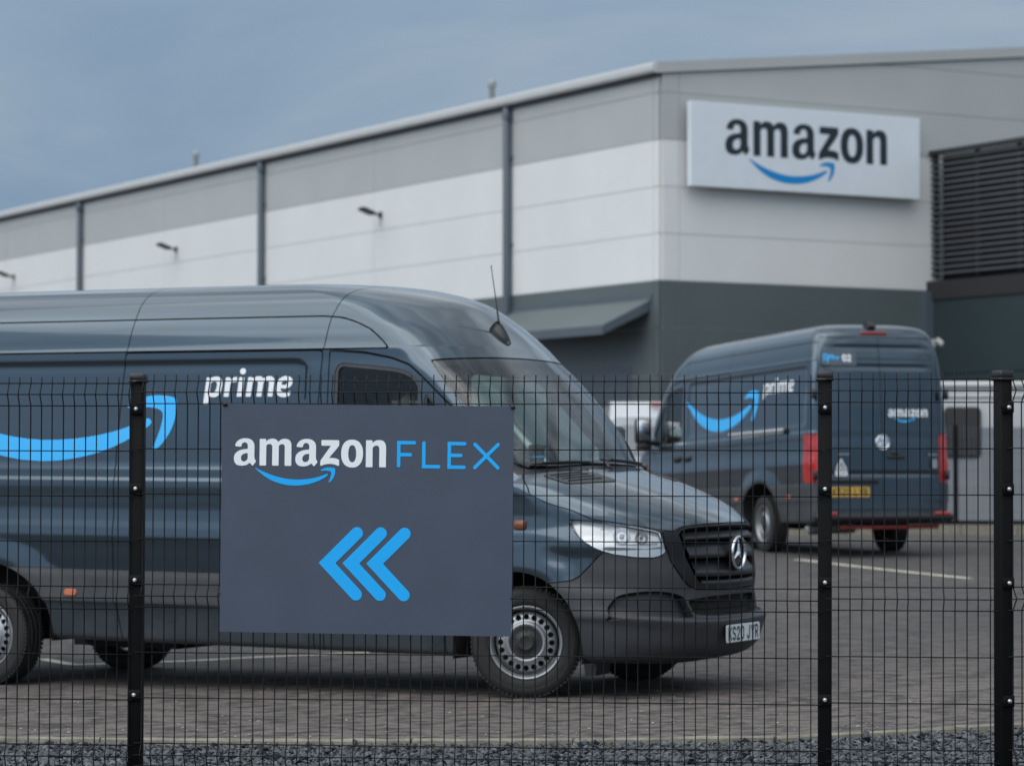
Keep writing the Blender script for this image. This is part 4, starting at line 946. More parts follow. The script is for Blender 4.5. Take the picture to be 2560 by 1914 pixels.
# ------------------------------------------------------------------ ground
def gz(x, y): return .0185*np.clip(x, -8, 3)+.025*np.clip(y-22, 0, 14)
def kerb_y(x):
    return np.interp(x, [-9, -6, -2.876, -1.397, -.043, .321, .835, 1.375, 1.733, 2.451, 2.818, 6, 9], [17.6, 16.7, 15.815, 15.357, 15.108, 15.067, 15.028, 15.021, 15.19, 15.40, 15.50, 16.4, 17.2])
def grid_sheet(xs, ys, zf):
    X, Y = np.meshgrid(xs, ys); V = np.stack([X.ravel(), Y.ravel(), zf(X, Y).ravel()], 1); n = len(xs)
    i = (np.arange(len(ys)-1)[:, None]*n+np.arange(n-1)[None]).ravel()
    return V, np.stack([i, i+1, i+n+1, i+n], 1)
def tarmac_material():
    m = bpy.data.materials.new('worn dusty tarmac'); m.use_nodes = True; nt = m.node_tree; L = nt.links; b = nt.nodes['Principled BSDF']
    t = nt.nodes.new('ShaderNodeTexCoord')
    def noise(s, d=5, r=.6, sc=None):
        n = nt.nodes.new('ShaderNodeTexNoise'); n.inputs['Scale'].default_value = s; n.inputs['Detail'].default_value = d; n.inputs['Roughness'].default_value = r
        if sc:
            mp = nt.nodes.new('ShaderNodeMapping'); mp.inputs['Scale'].default_value = sc; mp.inputs['Rotation'].default_value = (0, 0, -.3); L.new(t.outputs['Object'], mp.inputs[0]); L.new(mp.outputs[0], n.inputs['Vector'])
        else: L.new(t.outputs['Object'], n.inputs['Vector'])
        return n
    def ramp(src, stops):
        r = nt.nodes.new('ShaderNodeValToRGB'); r.color_ramp.elements[0].position = stops[0][0]; r.color_ramp.elements[0].color = (*stops[0][1], 1)
        r.color_ramp.elements[1].position = stops[-1][0]; r.color_ramp.elements[1].color = (*stops[-1][1], 1)
        for p, c in stops[1:-1]: r.color_ramp.elements.new(p).color = (*c, 1)
        L.new(src, r.inputs[0]); return r
    big = noise(.55, 4, .55); mid = noise(5.5, 7, .68, (1, 1.5, 1)); fine = noise(38, 3, .7)
    dust = ramp(mid.outputs['Fac'], [(.38, (.046, .043, .043)), (.46, (.088, .077, .072)), (.54, (.155, .131, .118)), (.74, (.180, .153, .139))])
    plain = ramp(mid.outputs['Fac'], [(.38, (.055, .053, .054)), (.62, (.083, .078, .076))])
    # dust and soil lie near the fence side, plainer tarmac farther in
    sx = nt.nodes.new('ShaderNodeSeparateXYZ'); L.new(t.outputs['Object'], sx.inputs[0])
    mr = nt.nodes.new('ShaderNodeMapRange'); mr.inputs['From Min'].default_value = 17.5; mr.inputs['From Max'].default_value = 24; mr.inputs['To Min'].default_value = .0; mr.inputs['To Max'].default_value = .75; L.new(sx.outputs['Y'], mr.inputs['Value'])
    ad = nt.nodes.new('ShaderNodeMath'); ad.operation = 'ADD'; L.new(mr.outputs[0], ad.inputs[0])
    bm_ = nt.nodes.new('ShaderNodeMapRange'); bm_.inputs['From Min'].default_value = .35; bm_.inputs['From Max'].default_value = .65; bm_.inputs['To Min'].default_value = -.2; bm_.inputs['To Max'].default_value = .15; L.new(big.outputs['Fac'], bm_.inputs['Value']); L.new(bm_.outputs[0], ad.inputs[1])
    mx = nt.nodes.new('ShaderNodeMix'); mx.data_type = 'RGBA'; L.new(ad.outputs[0], mx.inputs['Factor']); L.new(dust.outputs[0], mx.inputs['A']); L.new(plain.outputs[0], mx.inputs['B'])
    gr = ramp(fine.outputs['Fac'], [(.35, (.72, .72, .72)), (.6, (1.05, 1.05, 1.05)), (.76, (1.25, 1.22, 1.2))])
    ml = nt.nodes.new('ShaderNodeMix'); ml.data_type = 'RGBA'; ml.blend_type = 'MULTIPLY'; ml.inputs['Factor'].default_value = 1; L.new(mx.outputs['Result'], ml.inputs['A']); L.new(gr.outputs[0], ml.inputs['B'])
    L.new(ml.outputs['Result'], b.inputs['Base Color']); b.inputs['Roughness'].default_value = .85; b.inputs['Specular IOR Level'].default_value = .3
    bp = nt.nodes.new('ShaderNodeBump'); bp.inputs['Strength'].default_value = .7; bp.inputs['Distance'].default_value = .012; L.new(fine.outputs['Fac'], bp.inputs['Height'])
    bp2 = nt.nodes.new('ShaderNodeBump'); bp2.inputs['Strength'].default_value = .15; bp2.inputs['Distance'].default_value = .05; L.new(mid.outputs['Fac'], bp2.inputs['Height']); L.new(bp.outputs[0], bp2.inputs['Normal'])
    L.new(bp2.outputs[0], b.inputs['Normal'])
    return m
TARMAC = tarmac_material()
GRAVB = mat('dark gravel bed', (.035, .037, .042), .9, var=.4, vscale=25, bump=.8, bscale=60)
SOIL = mat('rough ground', (.06, .06, .05), .95, var=.35, vscale=.5, bump=.4, bscale=8)
STONE = mat('slate chippings', (.145, .152, .163), .6, v0=.34, v1=.74, vscale=26, col2=(.018, .022, .028), detail=1)
LINE = mat('worn cream road paint', (.55, .50, .40), .7, var=.25, vscale=9)
# tarmac starts behind the kerb line
xs = np.concatenate([np.linspace(-400, -10, 14), np.linspace(-9, 9, 73), np.linspace(10, 400, 14)])
rows = np.concatenate([np.linspace(0, 1, 41)*24, np.linspace(26, 60, 18), np.linspace(75, 700, 10)])
Xg, Rg = np.meshgrid(xs, rows); Yg = kerb_y(Xg)+.055+Rg*np.where(Rg < 24, 1, 1)
Vg = np.stack([Xg.ravel(), Yg.ravel(), gz(Xg, Yg).ravel()], 1); n = len(xs)
i = (np.arange(len(rows)-1)[:, None]*n+np.arange(n-1)[None]).ravel()
tag(link('road', np_mesh('road', Vg, np.stack([i, i+1, i+n+1, i+n], 1), smooth=True), TARMAC), kind='structure')
# bed of the gravel strip and the rough ground on the camera's side
rows = np.concatenate([[-500, -60, -10, 0, 6], np.linspace(9, 17, 17)])
bx = np.concatenate([np.linspace(-400, -10, 8), np.linspace(-9, 9, 37), np.linspace(10, 400, 8)])
Xg, Tg = np.meshgrid(bx, np.linspace(0, 1, 18)); Yg = 10.8+(kerb_y(Xg)-10.8)*Tg; V = np.stack([Xg.ravel(), Yg.ravel(), (gz(Xg, Yg)-.022).ravel()], 1); n = len(bx)
i = (np.arange(17)[:, None]*n+np.arange(n-1)[None]).ravel()
tag(link('gravel_bed', np_mesh('gravel_bed', V, np.stack([i, i+1, i+n+1, i+n], 1), smooth=True), GRAVB), kind='structure')
V, F = grid_sheet(bx, np.array([-500, -60, -10, 0, 6, 10.8]), lambda x, y: gz(x, y)-.022)
tag(link('verge', np_mesh('verge', V, F, smooth=True), SOIL), kind='structure')
# stones: jittered wedges, two layers deep near the edging
def stones(n, x0, x1):
    X = NP.uniform(x0, x1, n); f = NP.uniform(0, 1, n); Y = 10.9+(kerb_y(X)-.02-10.9)*f
    S = NP.gamma(5.0, .0025, n).clip(.005, .034)
    ico = np.array([(0,0,1),(.89,0,.45),(.28,.85,.45),(-.72,.53,.45),(-.72,-.53,.45),(.28,-.85,.45),(.72,.53,-.45),(-.28,.85,-.45),(-.89,0,-.45),(-.28,-.85,-.45),(.72,-.53,-.45),(0,0,-1)])
    fc = np.array([(0,1,2),(0,2,3),(0,3,4),(0,4,5),(0,5,1),(1,6,2),(2,7,3),(3,8,4),(4,9,5),(5,10,1),(6,7,2),(7,8,3),(8,9,4),(9,10,5),(10,6,1),(11,7,6),(11,8,7),(11,9,8),(11,10,9),(11,6,10)])
    v = ico[None]*NP.uniform(.62, 1.25, (n, 12, 1))*np.stack([NP.uniform(.8, 1.7, n), NP.uniform(.7, 1.1, n), NP.uniform(.28, .6, n)], 1)[:, None]*S[:, None, None]
    def R(a, ax):
        c, s = np.cos(a), np.sin(a); o, z = np.ones(n), np.zeros(n)
        m = {'z': [[c, -s, z], [s, c, z], [z, z, o]], 'x': [[o, z, z], [z, c, -s], [z, s, c]], 'y': [[c, z, s], [z, o, z], [-s, z, c]]}[ax]
        return np.moveaxis(np.array(m), 2, 0)
    rot = R(NP.uniform(0, 6.3, n), 'z') @ R(NP.normal(0, .5, n), 'x') @ R(NP.normal(0, .5, n), 'y')
    v = np.einsum('nij,nkj->nki', rot, v)
    Z = gz(X, Y)-.016+NP.uniform(0, .022, n)+S*.25
    v += np.stack([X, Y, Z], 1)[:, None]
    F = fc[None]+12*np.arange(n)[:, None, None]
    return v.reshape(-1, 3), F.reshape(-1, 3)
V, F = stones(50000, -4.2, 4.2)
tag(link('gravel', np_mesh('gravel', V, F), STONE), kind='stuff')
# a few stray chippings kicked onto the tarmac
def stray(n):
    X = NP.uniform(-3.2, 3.4, n); Y = kerb_y(X)+.1+NP.gamma(1.2, .9, n); S = NP.uniform(.004, .011, n)
    o8 = np.array([(1,0,0),(-1,0,0),(0,1,0),(0,-1,0),(0,0,.7),(0,0,-.7)]); f8 = np.array([(0,2,4),(2,1,4),(1,3,4),(3,0,4),(2,0,5),(1,2,5),(3,1,5),(0,3,5)])
    v = o8[None]*NP.uniform(.6, 1.3, (n, 6, 1))*S[:, None, None]+np.stack([X, Y, gz(X, Y)+S*.5], 1)[:, None]
    return v.reshape(-1, 3), (f8[None]+6*np.arange(n)[:, None, None]).reshape(-1, 3)
V, F = stray(260); tag(link('loose_gravel', np_mesh('loose_gravel', V, F), mat('pale chippings', (.30, .29, .27), .7, var=.6, vscale=15)), kind='stuff')
# edging stones, one object each
KERB = empty('kerb', (0, 15, 0)); tag(KERB, kind='structure')
px = [2.415, 1.40, .33]
x = .33
while x > -6: x -= .915*.95; px.append(x)
px = sorted(px+[3.30, 4.17, 5.04, 5.9])
for a, b in zip(px[:-1], px[1:]):
    A_ = Vector((a, float(kerb_y(a)), float(gz(a, kerb_y(a))))); B_ = Vector((b, float(kerb_y(b)), float(gz(b, kerb_y(b)))))
    d = (B_-A_); L_ = d.length-.012; ang = math.atan2(d.y, d.x); c = (A_+B_)/2
    m = MB(); h = .15
    prof = [(-.026, -h), (.026, -h), (.026, .022), (.018, .031), (-.018, .031), (-.026, .022)]
    nseg = 8; vs_ = []
    for k in range(nseg+1):
        for y, z in prof: vs_.append((-L_/2+L_*k/nseg, y+rng.uniform(-.002, .002), z+(rng.uniform(-.003, .002) if z > 0 else 0)))
    fs = [(k*6+j, (k+1)*6+j, (k+1)*6+(j+1) % 6, k*6+(j+1) % 6) for k in range(nseg) for j in range(6)]+[tuple(range(6)), tuple(reversed(range(nseg*6, nseg*6+6)))]
    m.add(vs_, fs)
    o = m.build('edging_stone', CONC, KERB); o.location = c-Vector((0, 15, 0))+Vector((0, 0, rng.uniform(-.004, .003))); o.rotation_euler = (0, -math.asin(max(-1, min(1, d.z/d.length))), ang+rng.uniform(-.006, .006))
# painted bay lines
def paint(name, pts, w, wear=.0):
    pts = np.array(pts, float); V = []; F = []
    for k in range(len(pts)-1):
        a, b = pts[k], pts[k+1]; d = b-a; L_ = np.hypot(*d); nrm = np.array([-d[1], d[0]])/L_; ns = max(2, int(L_/.12))
        for q in range(ns+1):
            p = a+d*q/ns; wl_, wr = w/2*(1+rng.uniform(-.12, .05)), w/2*(1+rng.uniform(-.12, .05))
            for s in (p+nrm*wl_, p-nrm*wr): V.append((s[0], s[1], float(gz(s[0], s[1]))+.005))
        b0 = len(V)-2*(ns+1)
        F += [(b0+2*q, b0+2*q+1, b0+2*q+3, b0+2*q+2) for q in range(ns)]
    tag(link(name, np_mesh(name, V, F), LINE), kind='structure')
paint('bay_marking', [(-3.78, 22.62), (-3.44, 22.07)], .10)
paint('bay_marking', [(-3.44, 22.07), (-2.54, 22.22), (-2.07, 22.42), (-1.15, 22.66)], .09)
paint('bay_marking', [(3.48, 34.30), (4.24, 32.40), (5.0, 30.72)], .13)

# ------------------------------------------------------------------ warehouse
BROT = math.radians(30.16); BC = (3.14, 59.0)
wh = empty('warehouse', (BC[0], BC[1], 0), (0, 0, BROT))
tag(wh, 'large grey and white clad warehouse with shallow gable roof behind the vans', 'warehouse')
LEN, WID, RISE = 73.0, 46.0, math.tan(math.radians(6.1))
def left_panel(t0, t1, z0, z1, m, name='cladding_panel', proud=.0):
    g = .008
    b = MB(); b.box((-.03-proud/2, (t0+t1)/2, (z0+z1)/2), (.06+proud, t1-t0-2*g, z1-z0-2*g)); return b.build(name, m, wh)
def right_panel(x0, x1, z0, z1, m, y0=-.06, tz0=None, tz1=None):
    g = .008; a, b_ = x0+g, x1-g; lo = z0+g
    pts = [(a, lo), (b_, lo), (b_, z1-g), (a, z1-g)]
    if tz0 is not None:
        for sl, c0 in ((RISE, 9.788), (-RISE, 9.788+RISE*WID)):       # trim to the gable slopes
            new = []
            for k in range(len(pts)):
                p, q = pts[k-1], pts[k]; fp, fq = p[1]-c0-sl*p[0], q[1]-c0-sl*q[0]
                if (fp <= 0) != (fq <= 0): t = fp/(fp-fq); new.append((p[0]+(q[0]-p[0])*t, p[1]+(q[1]-p[1])*t))
                if fq <= 0: new.append(q)
            pts = new
            if len(pts) < 3: return
    b = MB(); b.prism(pts, -.06, 0, M=Matrix(((1, 0, 0), (0, 0, 1), (0, 1, 0)))); return b.build('cladding_panel', m, wh)
bays = [0.0, .20]+[6.38+13.35*k-6.67*j for k in range(6) for j in (1, 0)][1:]
bays = sorted(set([round(q, 3) for q in [.0, .20, 6.38]+[6.38+6.66*k for k in range(1, 11)]]))
for t0, t1 in zip(bays[:-1], bays[1:]):
    for k in range(5): left_panel(t0, t1, .43+k, 1.43+k, DARKC)
    for k, z in enumerate((5.43, 6.42, 7.41)): left_panel(t0, t1, z, (6.42, 7.41, 8.40)[k], WHITEC)
    left_panel(t0, t1, 8.40, 9.40, GREYC); left_panel(t0, t1, 9.40, 9.82, GREYC)
gab = lambda x: 9.80+RISE*min(x, WID-x)-.012
rx = [0.0, .42, 13.4, 26.4, 39.4, 46.0]
for x0, x1 in zip(rx[:-1], rx[1:]):
    for k in range(5): right_panel(x0, x1, .43+k, 1.43+k, DARKC)
    for k, z in enumerate((5.43, 6.42, 7.41)): right_panel(x0, x1, z, (6.42, 7.41, 8.40)[k], WHITEC)
    right_panel(x0, x1, 8.40, 9.40, GREYC)
    for z in (9.40, 10.40, 11.40, 12.40): right_panel(x0, x1, z, z+1.0, GREYC, tz0=gab)
# backing behind the joints, roof, verge and eaves
b = MB(); b.box((.077, LEN/2+.1, 5.1), (.24, LEN-.2, 9.6)); b.build('joint_backing', JOINT, wh)
b = MB(); b.prism([(.02, .3), (WID-.02, .3), (WID-.02, 9.75), (WID/2, 9.75+RISE*WID/2), (.02, 9.75)], -.043, .25, M=Matrix(((1, 0, 0), (0, 0, 1), (0, 1, 0)))); b.build('joint_backing', JOINT, wh)
b = MB(); b.box((-.02, LEN/2, .2), (.10, LEN, .5)); b.box((WID/2, -.02, .2), (WID, .10, .5)); b.build('plinth', CONC, wh)
Mx = Matrix(((1, 0, 0), (0, 0, 1), (0, 1, 0)))
b = MB(); b.prism([(-.10, 9.90), (WID/2, 9.90+RISE*(WID/2+.1)), (WID+.1, 9.90), (WID+.1, 9.98), (WID/2, 9.98+RISE*(WID/2+.1)), (-.10, 9.98)], .0, LEN, M=Mx); b.build('roof', ROOFM, wh)
b = MB(); b.prism([(-.16, 9.79), (WID/2, 9.79+RISE*(WID/2+.16)), (WID+.16, 9.79), (WID+.16, 10.02), (WID/2, 10.02+RISE*(WID/2+.16)), (-.16, 10.02)], -.12, -.001, M=Mx); b.build('verge_trim', GREYC, wh)
b = MB(); b.prism([(-.004, 9.80), (-.24, 9.80), (-.27, 9.86), (-.27, 9.98), (-.24, 10.01), (-.10, 10.03), (-.004, 10.03)], -.10, LEN, M=Mx); b.build('eaves_gutter', TRIM, wh, bevel=.015)
b = MB(); b.box((-.08, LEN/2, 9.765), (.15, LEN, .06)); b.build('gutter_soffit', JOINTD, wh)
for t in [6.2+13.3*k for k in range(6)]:
    b = MB(); b.rbox((-.155, t, 5.06), (.17, .17, 9.38), .03); b.rbox((-.145, t, 9.56), (.19, .22, .22), .03)
    for z in (8.6, 6.6, 4.6, 2.6): b.box((-.10, t, z), (.10, .24, .05))
    b.build('downpipe', SLATE, wh)
for t in (8.93, 26.5, 47.0):
    q = MB(); q.lathe([(.07, 9.95), (.07, 10.60), (.10, 10.62), (.105, 10.74), (.075, 10.80), (.001, 10.82)], 16, axis='Z', c=(1.0, t, 0)); q.build('roof_vent', ROOFM, wh)
# loading canopy on the long wall
b = MB(); n = 24
vs_ = []
for k in range(2*n+1):
    y = .36+5.7*k/(2*n); dz = .05*(k % 2)
    vs_ += [(-.07, y, 5.02+dz), (-1.22, y, 4.43+dz)]
b.add(vs_, [(2*k, 2*k+1, 2*k+3, 2*k+2) for k in range(2*n)]); cs = b.build('canopy', DARKC, wh)
b = MB(); b.box((-1.235, 3.21, 4.37), (.03, 5.8, .19)); 
for y in (.345, 6.075): b.prism([(-.065, 5.02), (-.065, 4.80), (-1.25, 4.28), (-1.25, 4.47)], y-.015, y+.015, M=Mx)
b.prism([(-.06, 4.80), (-1.22, 4.30), (-1.22, 4.32), (-.06, 4.82)], .37, 6.05, M=Mx); b.build('canopy_fascia', SLATE, cs)
b = MB(); b.box((-.075, 3.2, 5.08), (.03, 5.9, .16)); b.build('canopy_flashing', SLATE, cs)
b = MB(); b.box((-.068, 3.4, 2.05), (.016, 4.6, 3.2)); 
for k in range(12): b.box((-.080, 3.4, .6+k*.27), (.012, 4.6, .02))
b.build('roller_door', SLATE, wh)

def bl(x, y, z): return Matrix.Rotation(BROT, 3, 'Z') @ Vector((x, y, 0))+Vector((BC[0], BC[1], z))
# flood lights on the long wall, one thing each
fl = ['dark flood light on the white wall between the middle and right downpipes', 'dark flood light on the white wall between the left and middle downpipes', 'dark flood light on the white wall left of the leftmost downpipe']
for k, t in enumerate((12.65, 25.45, 38.9)):
    o = empty('flood_light', bl(-.06, t, 7.79), (0, 0, BROT)); tag(o, fl[k], 'flood light', 'flood lights along the warehouse wall')
    b = MB(); b.box((-.02, 0, 0), (.04, .12, .16)); b.tube([(-.02, 0, 0), (-.24, 0, .02)], .03, 8); b.build('bracket', LAMPB, o)
    b = MB(); b.rbox((-.40, 0, .08), (.38, .34, .08), .04, M=Matrix.Rotation(math.radians(20), 3, 'Y')); b.build('lamp_head', LAMPB, o)
    b = MB(); b.tube([(-.015, 0, -.08), (-.012, 0, -.30)], .012, 5); b.build('cable', JOINT, o)
# sign on the gable wall
sg = empty('building_sign', bl(3.56, -.30, 8.32), (0, 0, BROT)); tag(sg, 'white board with dark lettering and blue smile arrow on the warehouse gable wall', 'sign')
b = MB(); b.box((0, 0, 0), (6.10, .14, 1.80)); b.build('board', SIGNW, sg, bevel=.012)
b = MB(); b.box((0, .15, .5), (5.6, .18, .08)); b.box((0, .15, -.5), (5.6, .18, .08)); b.build('rail', SLATE, sg)
kk = .00386
S = lambda x, y: (-2.18+(x-128)*kk, -.0745, .58-(y-290)*kk)
for fn, bx_ in LETTERS_A: flat_print('letter', fn, bx_, 5, S, NAVY, sg)
flat_print('smile', smile, (280, 890, 490, 636), 5, S, MBLUE, sg)
# lower wing at the right with a louvred plant screen over it
an = empty('annex', bl(7.0, 0, 0), (0, 0, BROT)); tag(an, 'dark green grey flat roofed block projecting from the warehouse at the right', 'building')
b = MB(); b.box((6.1, -7.0, 2.7), (11.9, 13.8, 5.0)); b.build('wall_core', JOINTD, an)
for y0, y1 in ((-4.0, -.0), (-8.0, -4.0), (-12.0, -8.0), (-14.0, -12.0)):
    for z0, z1 in ((.3, 1.9), (1.9, 3.55), (3.55, 5.2)):
        q = MB(); q.box((.10, (y0+y1)/2, (z0+z1)/2), (.08, y1-y0-.02, z1-z0-.02)); q.build('cladding_panel', TEALC, an)
b = MB(); b.box((6.1, -7.0, 5.42), (12.16, 14.1, .42)); b.build('coping', mat('dark brown coping', (.035, .035, .037), .75, spec=.2), an)
b = MB(); b.box((-.04, -.14, 2.8), (.22, .24, 5.2)); b.build('corner_trim', SLATE, an)
ps = empty('plant_screen', bl(7.2, 0, 0), (0, 0, BROT)); tag(ps, 'dark louvred screen above the flat roofed block at the right', 'louvre screen')
for k in range(20):
    z = 5.78+k*.134; q = MB(); q.prism([(-.06, z), (-.055, z), (.0, z+.050), (-.005, z+.055)], -13.6, -.05, M=Mx); q.build('louvre_blade', BLADE, ps)
for y in (-.12, -1.55, -2.95, -4.4, -5.8, -7.2, -8.6, -10.0, -11.4, -12.8):
    q = MB(); q.box((.075, y, 7.1), (.05, .12, 2.75)); q.build('screen_post', DARKM, ps)
q = MB(); q.box((.0, -6.8, 8.50), (.20, 13.7, .10)); q.box((.055, -6.8, 7.15), (.03, 13.6, .10)); q.build('screen_rail', DARKM, ps)
b = MB(); b.box((.9, -6.75, 7.08), (1.2, 13.4, 2.78)); b.build('screen_back', mat('dark plant casing', (.006, .006, .007), .9, var=.3, vscale=1.2), ps)
for k in range(4):
    q = MB(); q.tube([(.3, -3.3-k*.55, 5.66), (.3, -3.3-k*.55, 5.95)], .07, 8); q.build('pipe', TRIM, ps)
cc = empty('security_camera', bl(7.03, -.25, 4.17)); tag(cc, 'white dome security camera on bracket at the annex corner above the van', 'security camera')
cc.rotation_euler = (0, 0, BROT)
b = MB(); b.tube([(0, 0, .10), (-.12, 0, .12), (-.16, 0, .05)], .035, 8); b.box((.0, 0, .08), (.05, .14, .18)); b.build('bracket', TRIM, cc)
b = MB(); b.lathe([(.001, .06), (.09, .05), (.11, .0), (.10, -.03), (.085, -.07), (.04, -.11), (.001, -.12)], 18, axis='Z', c=(-.17, 0, -.02)); b.build('dome', TRIM, cc)
b = MB(); b.rbox((.06, -.22, .10), (.13, .26, .13), .05, M=Matrix.Rotation(.5, 3, 'X')); b.build('camera_body', TRIM, cc)

# ------------------------------------------------------------------ yard: cabin, white van, far fence
cb = empty('portable_cabin', (7.0, 47.4, .40), (0, 0, math.radians(-4))); tag(cb, 'pale grey portable cabin with a brown tinted window behind the far fence', 'cabin')
b = MB(); b.rbox((3.0, 1.3, 1.34), (7.6, 2.6, 2.28), .06); b.build('shell', CABIN, cb)
b = MB(); b.rbox((3.0, 1.3, 2.49), (7.7, 2.72, .10), .04); b.rbox((3.0, 1.3, 2.30), (7.66, 2.66, .05), .02); b.build('roof_trim', TRIM, cb)
b = MB(); b.box((3.0, -.012, .98), (7.5, .03, 1.56)); b.build('lower_panel', CABIND, cb)
b = MB(); b.rbox((.60, -.03, 1.68), (.62, .86, .06), .08, M=Matrix(((1, 0, 0), (0, 0, -1), (0, 1, 0)))); w_ = b.build('window', BLACKP, cb)
b = MB(); b.rbox((.60, -.066, 1.68), (.54, .78, .02), .06, M=Matrix(((1, 0, 0), (0, 0, -1), (0, 1, 0)))); b.build('pane', CABWIN, w_)
b = MB(); b.box((3.0, 1.3, .12), (7.2, 2.3, .22)); b.build('base_frame', UNDER, cb)
tyre_me = [c for c in van1.children if c.name.startswith('wheel') and c.type == 'EMPTY'][0].children
def white_van(loc, rz, label):
    wv = empty('white_van', loc, (0, 0, rz)); tag(wv, label, 'van', 'white panel vans by the warehouse')
    prof = [(-2.5, .30), (2.35, .30), (2.42, .55), (2.40, .95), (1.75, 1.15), (.95, 2.0), (.5, 2.16), (-2.2, 2.22), (-2.42, 2.16), (-2.5, 1.9)]
    b = MB(); sec = []
    for y, k in ((-.95, .90), (-.99, .99), (-.99, 1.0), (.99, 1.0), (.99, .99), (.95, .90)):
        sec.append([( -.05+(x+.05)*(k if abs(y) < .96 else .985), y*(1-.14*max(0, (z-1.0)/1.2)), .3+(z-.3)*(1.0 if abs(y) > .96 else 1.0)) for x, z in prof])
    n = len(prof); vs_ = [p for s_ in sec for p in s_]
    fs = [(i*n+j, i*n+(j+1) % n, (i+1)*n+(j+1) % n, (i+1)*n+j) for i in range(5) for j in range(n)]+[tuple(reversed(range(n))), tuple(range(5*n, 6*n))]
    b.add(vs_, fs); b.build('body', VANW, wv, bevel=.05)
    for s in (-1, 1):
        q = MB(); q.rbox((-2.515, s*.43, 1.15), (1.62, .80, .03), .08, M=Matrix(((0, 0, 1), (0, 1, 0), (-1, 0, 0)))); d = q.build('rear_door', VANW, wv)
        q = MB(); q.rbox((-2.535, s*.42, 1.55), (.52, .62, .02), .07, M=Matrix(((0, 0, 1), (0, 1, 0), (-1, 0, 0)))); q.build('window_recess', CABIN, d)
        q = MB(); q.rbox((-2.52, s*.93, 1.05), (.06, .10, .55), .02); q.build('tail_lamp', REDL, wv)
    sy = lambda z: .99*(1-.14*max(0, (z-1.0)/1.2))+.008
    for s in (-1, 1):
        q = MB(); pts = [(.42, 1.16), (1.52, 1.20), (1.02, 1.80), (.90, 1.88), (.42, 1.92)]
        q.add([(x, s*sy(z), z) for x, z in pts]+[(x, s*(sy(z)-.02), z) for x, z in pts], [(0, 1, 2, 3, 4), (9, 8, 7, 6, 5)]+[(k, (k+1) % 5, 5+(k+1) % 5, 5+k) for k in range(5)]); q.build('side_window', CABWIN, wv)
        q = MB(); q.box((0, s*.985, .52), (4.2, .05, .10)); q.build('side_moulding', MOULD, wv)
        for x in (-1.6, 1.5):
            q = MB(); q.prism([(x+.43*math.cos(a), .34+.43*math.sin(a)) for a in np.linspace(0, math.pi, 15)], -.02, .02, M=Matrix(((1, 0, 0), (0, 0, 1), (0, 1, 0))), c=(0, s*.976, 0)); q.build('wheel_arch', UNDER, wv)
    q = MB(); q.add([(1.73, -.80, 1.21), (1.73, .80, 1.21), (1.05, .72, 1.95), (1.05, -.72, 1.95), (1.66, -.80, 1.15), (1.66, .80, 1.15), (.98, .72, 1.90), (.98, -.72, 1.90)], [(0, 1, 2, 3), (7, 6, 5, 4), (0, 4, 5, 1), (1, 5, 6, 2), (2, 6, 7, 3), (3, 7, 4, 0)]); q.build('windscreen', CABWIN, wv)
    q = MB(); q.rbox((-2.47, 0, 2.17), (.06, .34, .05), .015); q.build('high_brake_light', REDL, wv)
    q = MB(); q.rbox((-2.55, 0, .48), (.14, 1.9, .2), .05); q.build('rear_bumper', BLACKP, wv)
    for x in (-1.6, 1.5):
        for s in (-1, 1):
            w_ = empty('wheel', (x, s*.895, .34), (0, 0, math.pi if s > 0 else 0), wv)
            for o in tyre_me: c = o.copy(); COL.objects.link(c); c.parent = w_
white_van((2.45, 51.4, .42), math.radians(93), 'white panel van parked before the canopy, between the two slate blue vans')
white_van((-1.0, 55.0, .42), 0, 'white panel van parked side-on, seen only through the windscreen of the front van')
ff = empty('far_fence', (5.0, 45.6, .42)); tag(ff, 'dark mesh fence with posts in front of the portable cabin', 'fence')
fm = MB()
for k in range(121): fm.box((-.2+k*.075, 0, .9), (.006, .006, 1.7))
for z in (.08, .35, .62, .68, .74, 1.02, 1.30, 1.58, 1.64, 1.70): fm.box((4.3, .008, z), (9.0, .006, .006))
o = fm.build('mesh_wires', SLATE, ff); o['kind'] = 'stuff'
for x in (2.20, 4.75, 7.3):
    q = MB(); q.box((x, -.05, .87), (.065, .065, 1.78)); q.build('post', POST, ff)
fk = empty('far_kerb', (9.0, 45.15, .40)); tag(fk, kind='structure')
for k in range(9): q = MB(); q.box((-4.1+k*.92, 0, .05), (.905, .14, .24)); q.build('kerb_stone', CONC, fk)
V, F = grid_sheet(np.linspace(4.4, 15, 6), np.array([45.22, 47.5, 52.0]), lambda x, y: gz(x, y)+.10); tag(link('cabin_base', np_mesh('cabin_base', V, F), mat('pale slab', (.30, .29, .27), .9, var=.2, vscale=2)), kind='structure')

# ------------------------------------------------------------------ fence in front
FS = -.09; FANG = math.atan(FS)
def fy(x): return 12.31+FS*x
TOP = 1.869
HZ = [0, .05, .10, .30, .50, .70, .90, .95, 1.0, 1.2, 1.4, 1.6, 1.65, 1.70]
BEND = {1: 1, 7: 1, 12: 1}
def bump_at(d):
    for c in (.05, .95, 1.65):
        if abs(d-c) < .05: return .026*(1-abs(d-c)/.05)
    return 0.0
zs_ = [.028, .0, -.018, -.05, -.082, -.10, -.90, -.918, -.95, -.982, -1.0, -1.60, -1.618, -1.65, -1.682, -1.70, -1.715]
def wire_mesh():
    b = MB(); b.tube([(0, -bump_at(-z) if z <= 0 else 0, z) for z in zs_], .0029, 6); return b.mesh('vertical_wire')
WV = wire_mesh()
def hwire(L_):
    b = MB(); b.tube([(0, 0, 0), (L_/2, 0, 0), (L_, 0, 0)], .0028, 6); return b.mesh('horizontal_wire')
LEAN = {}
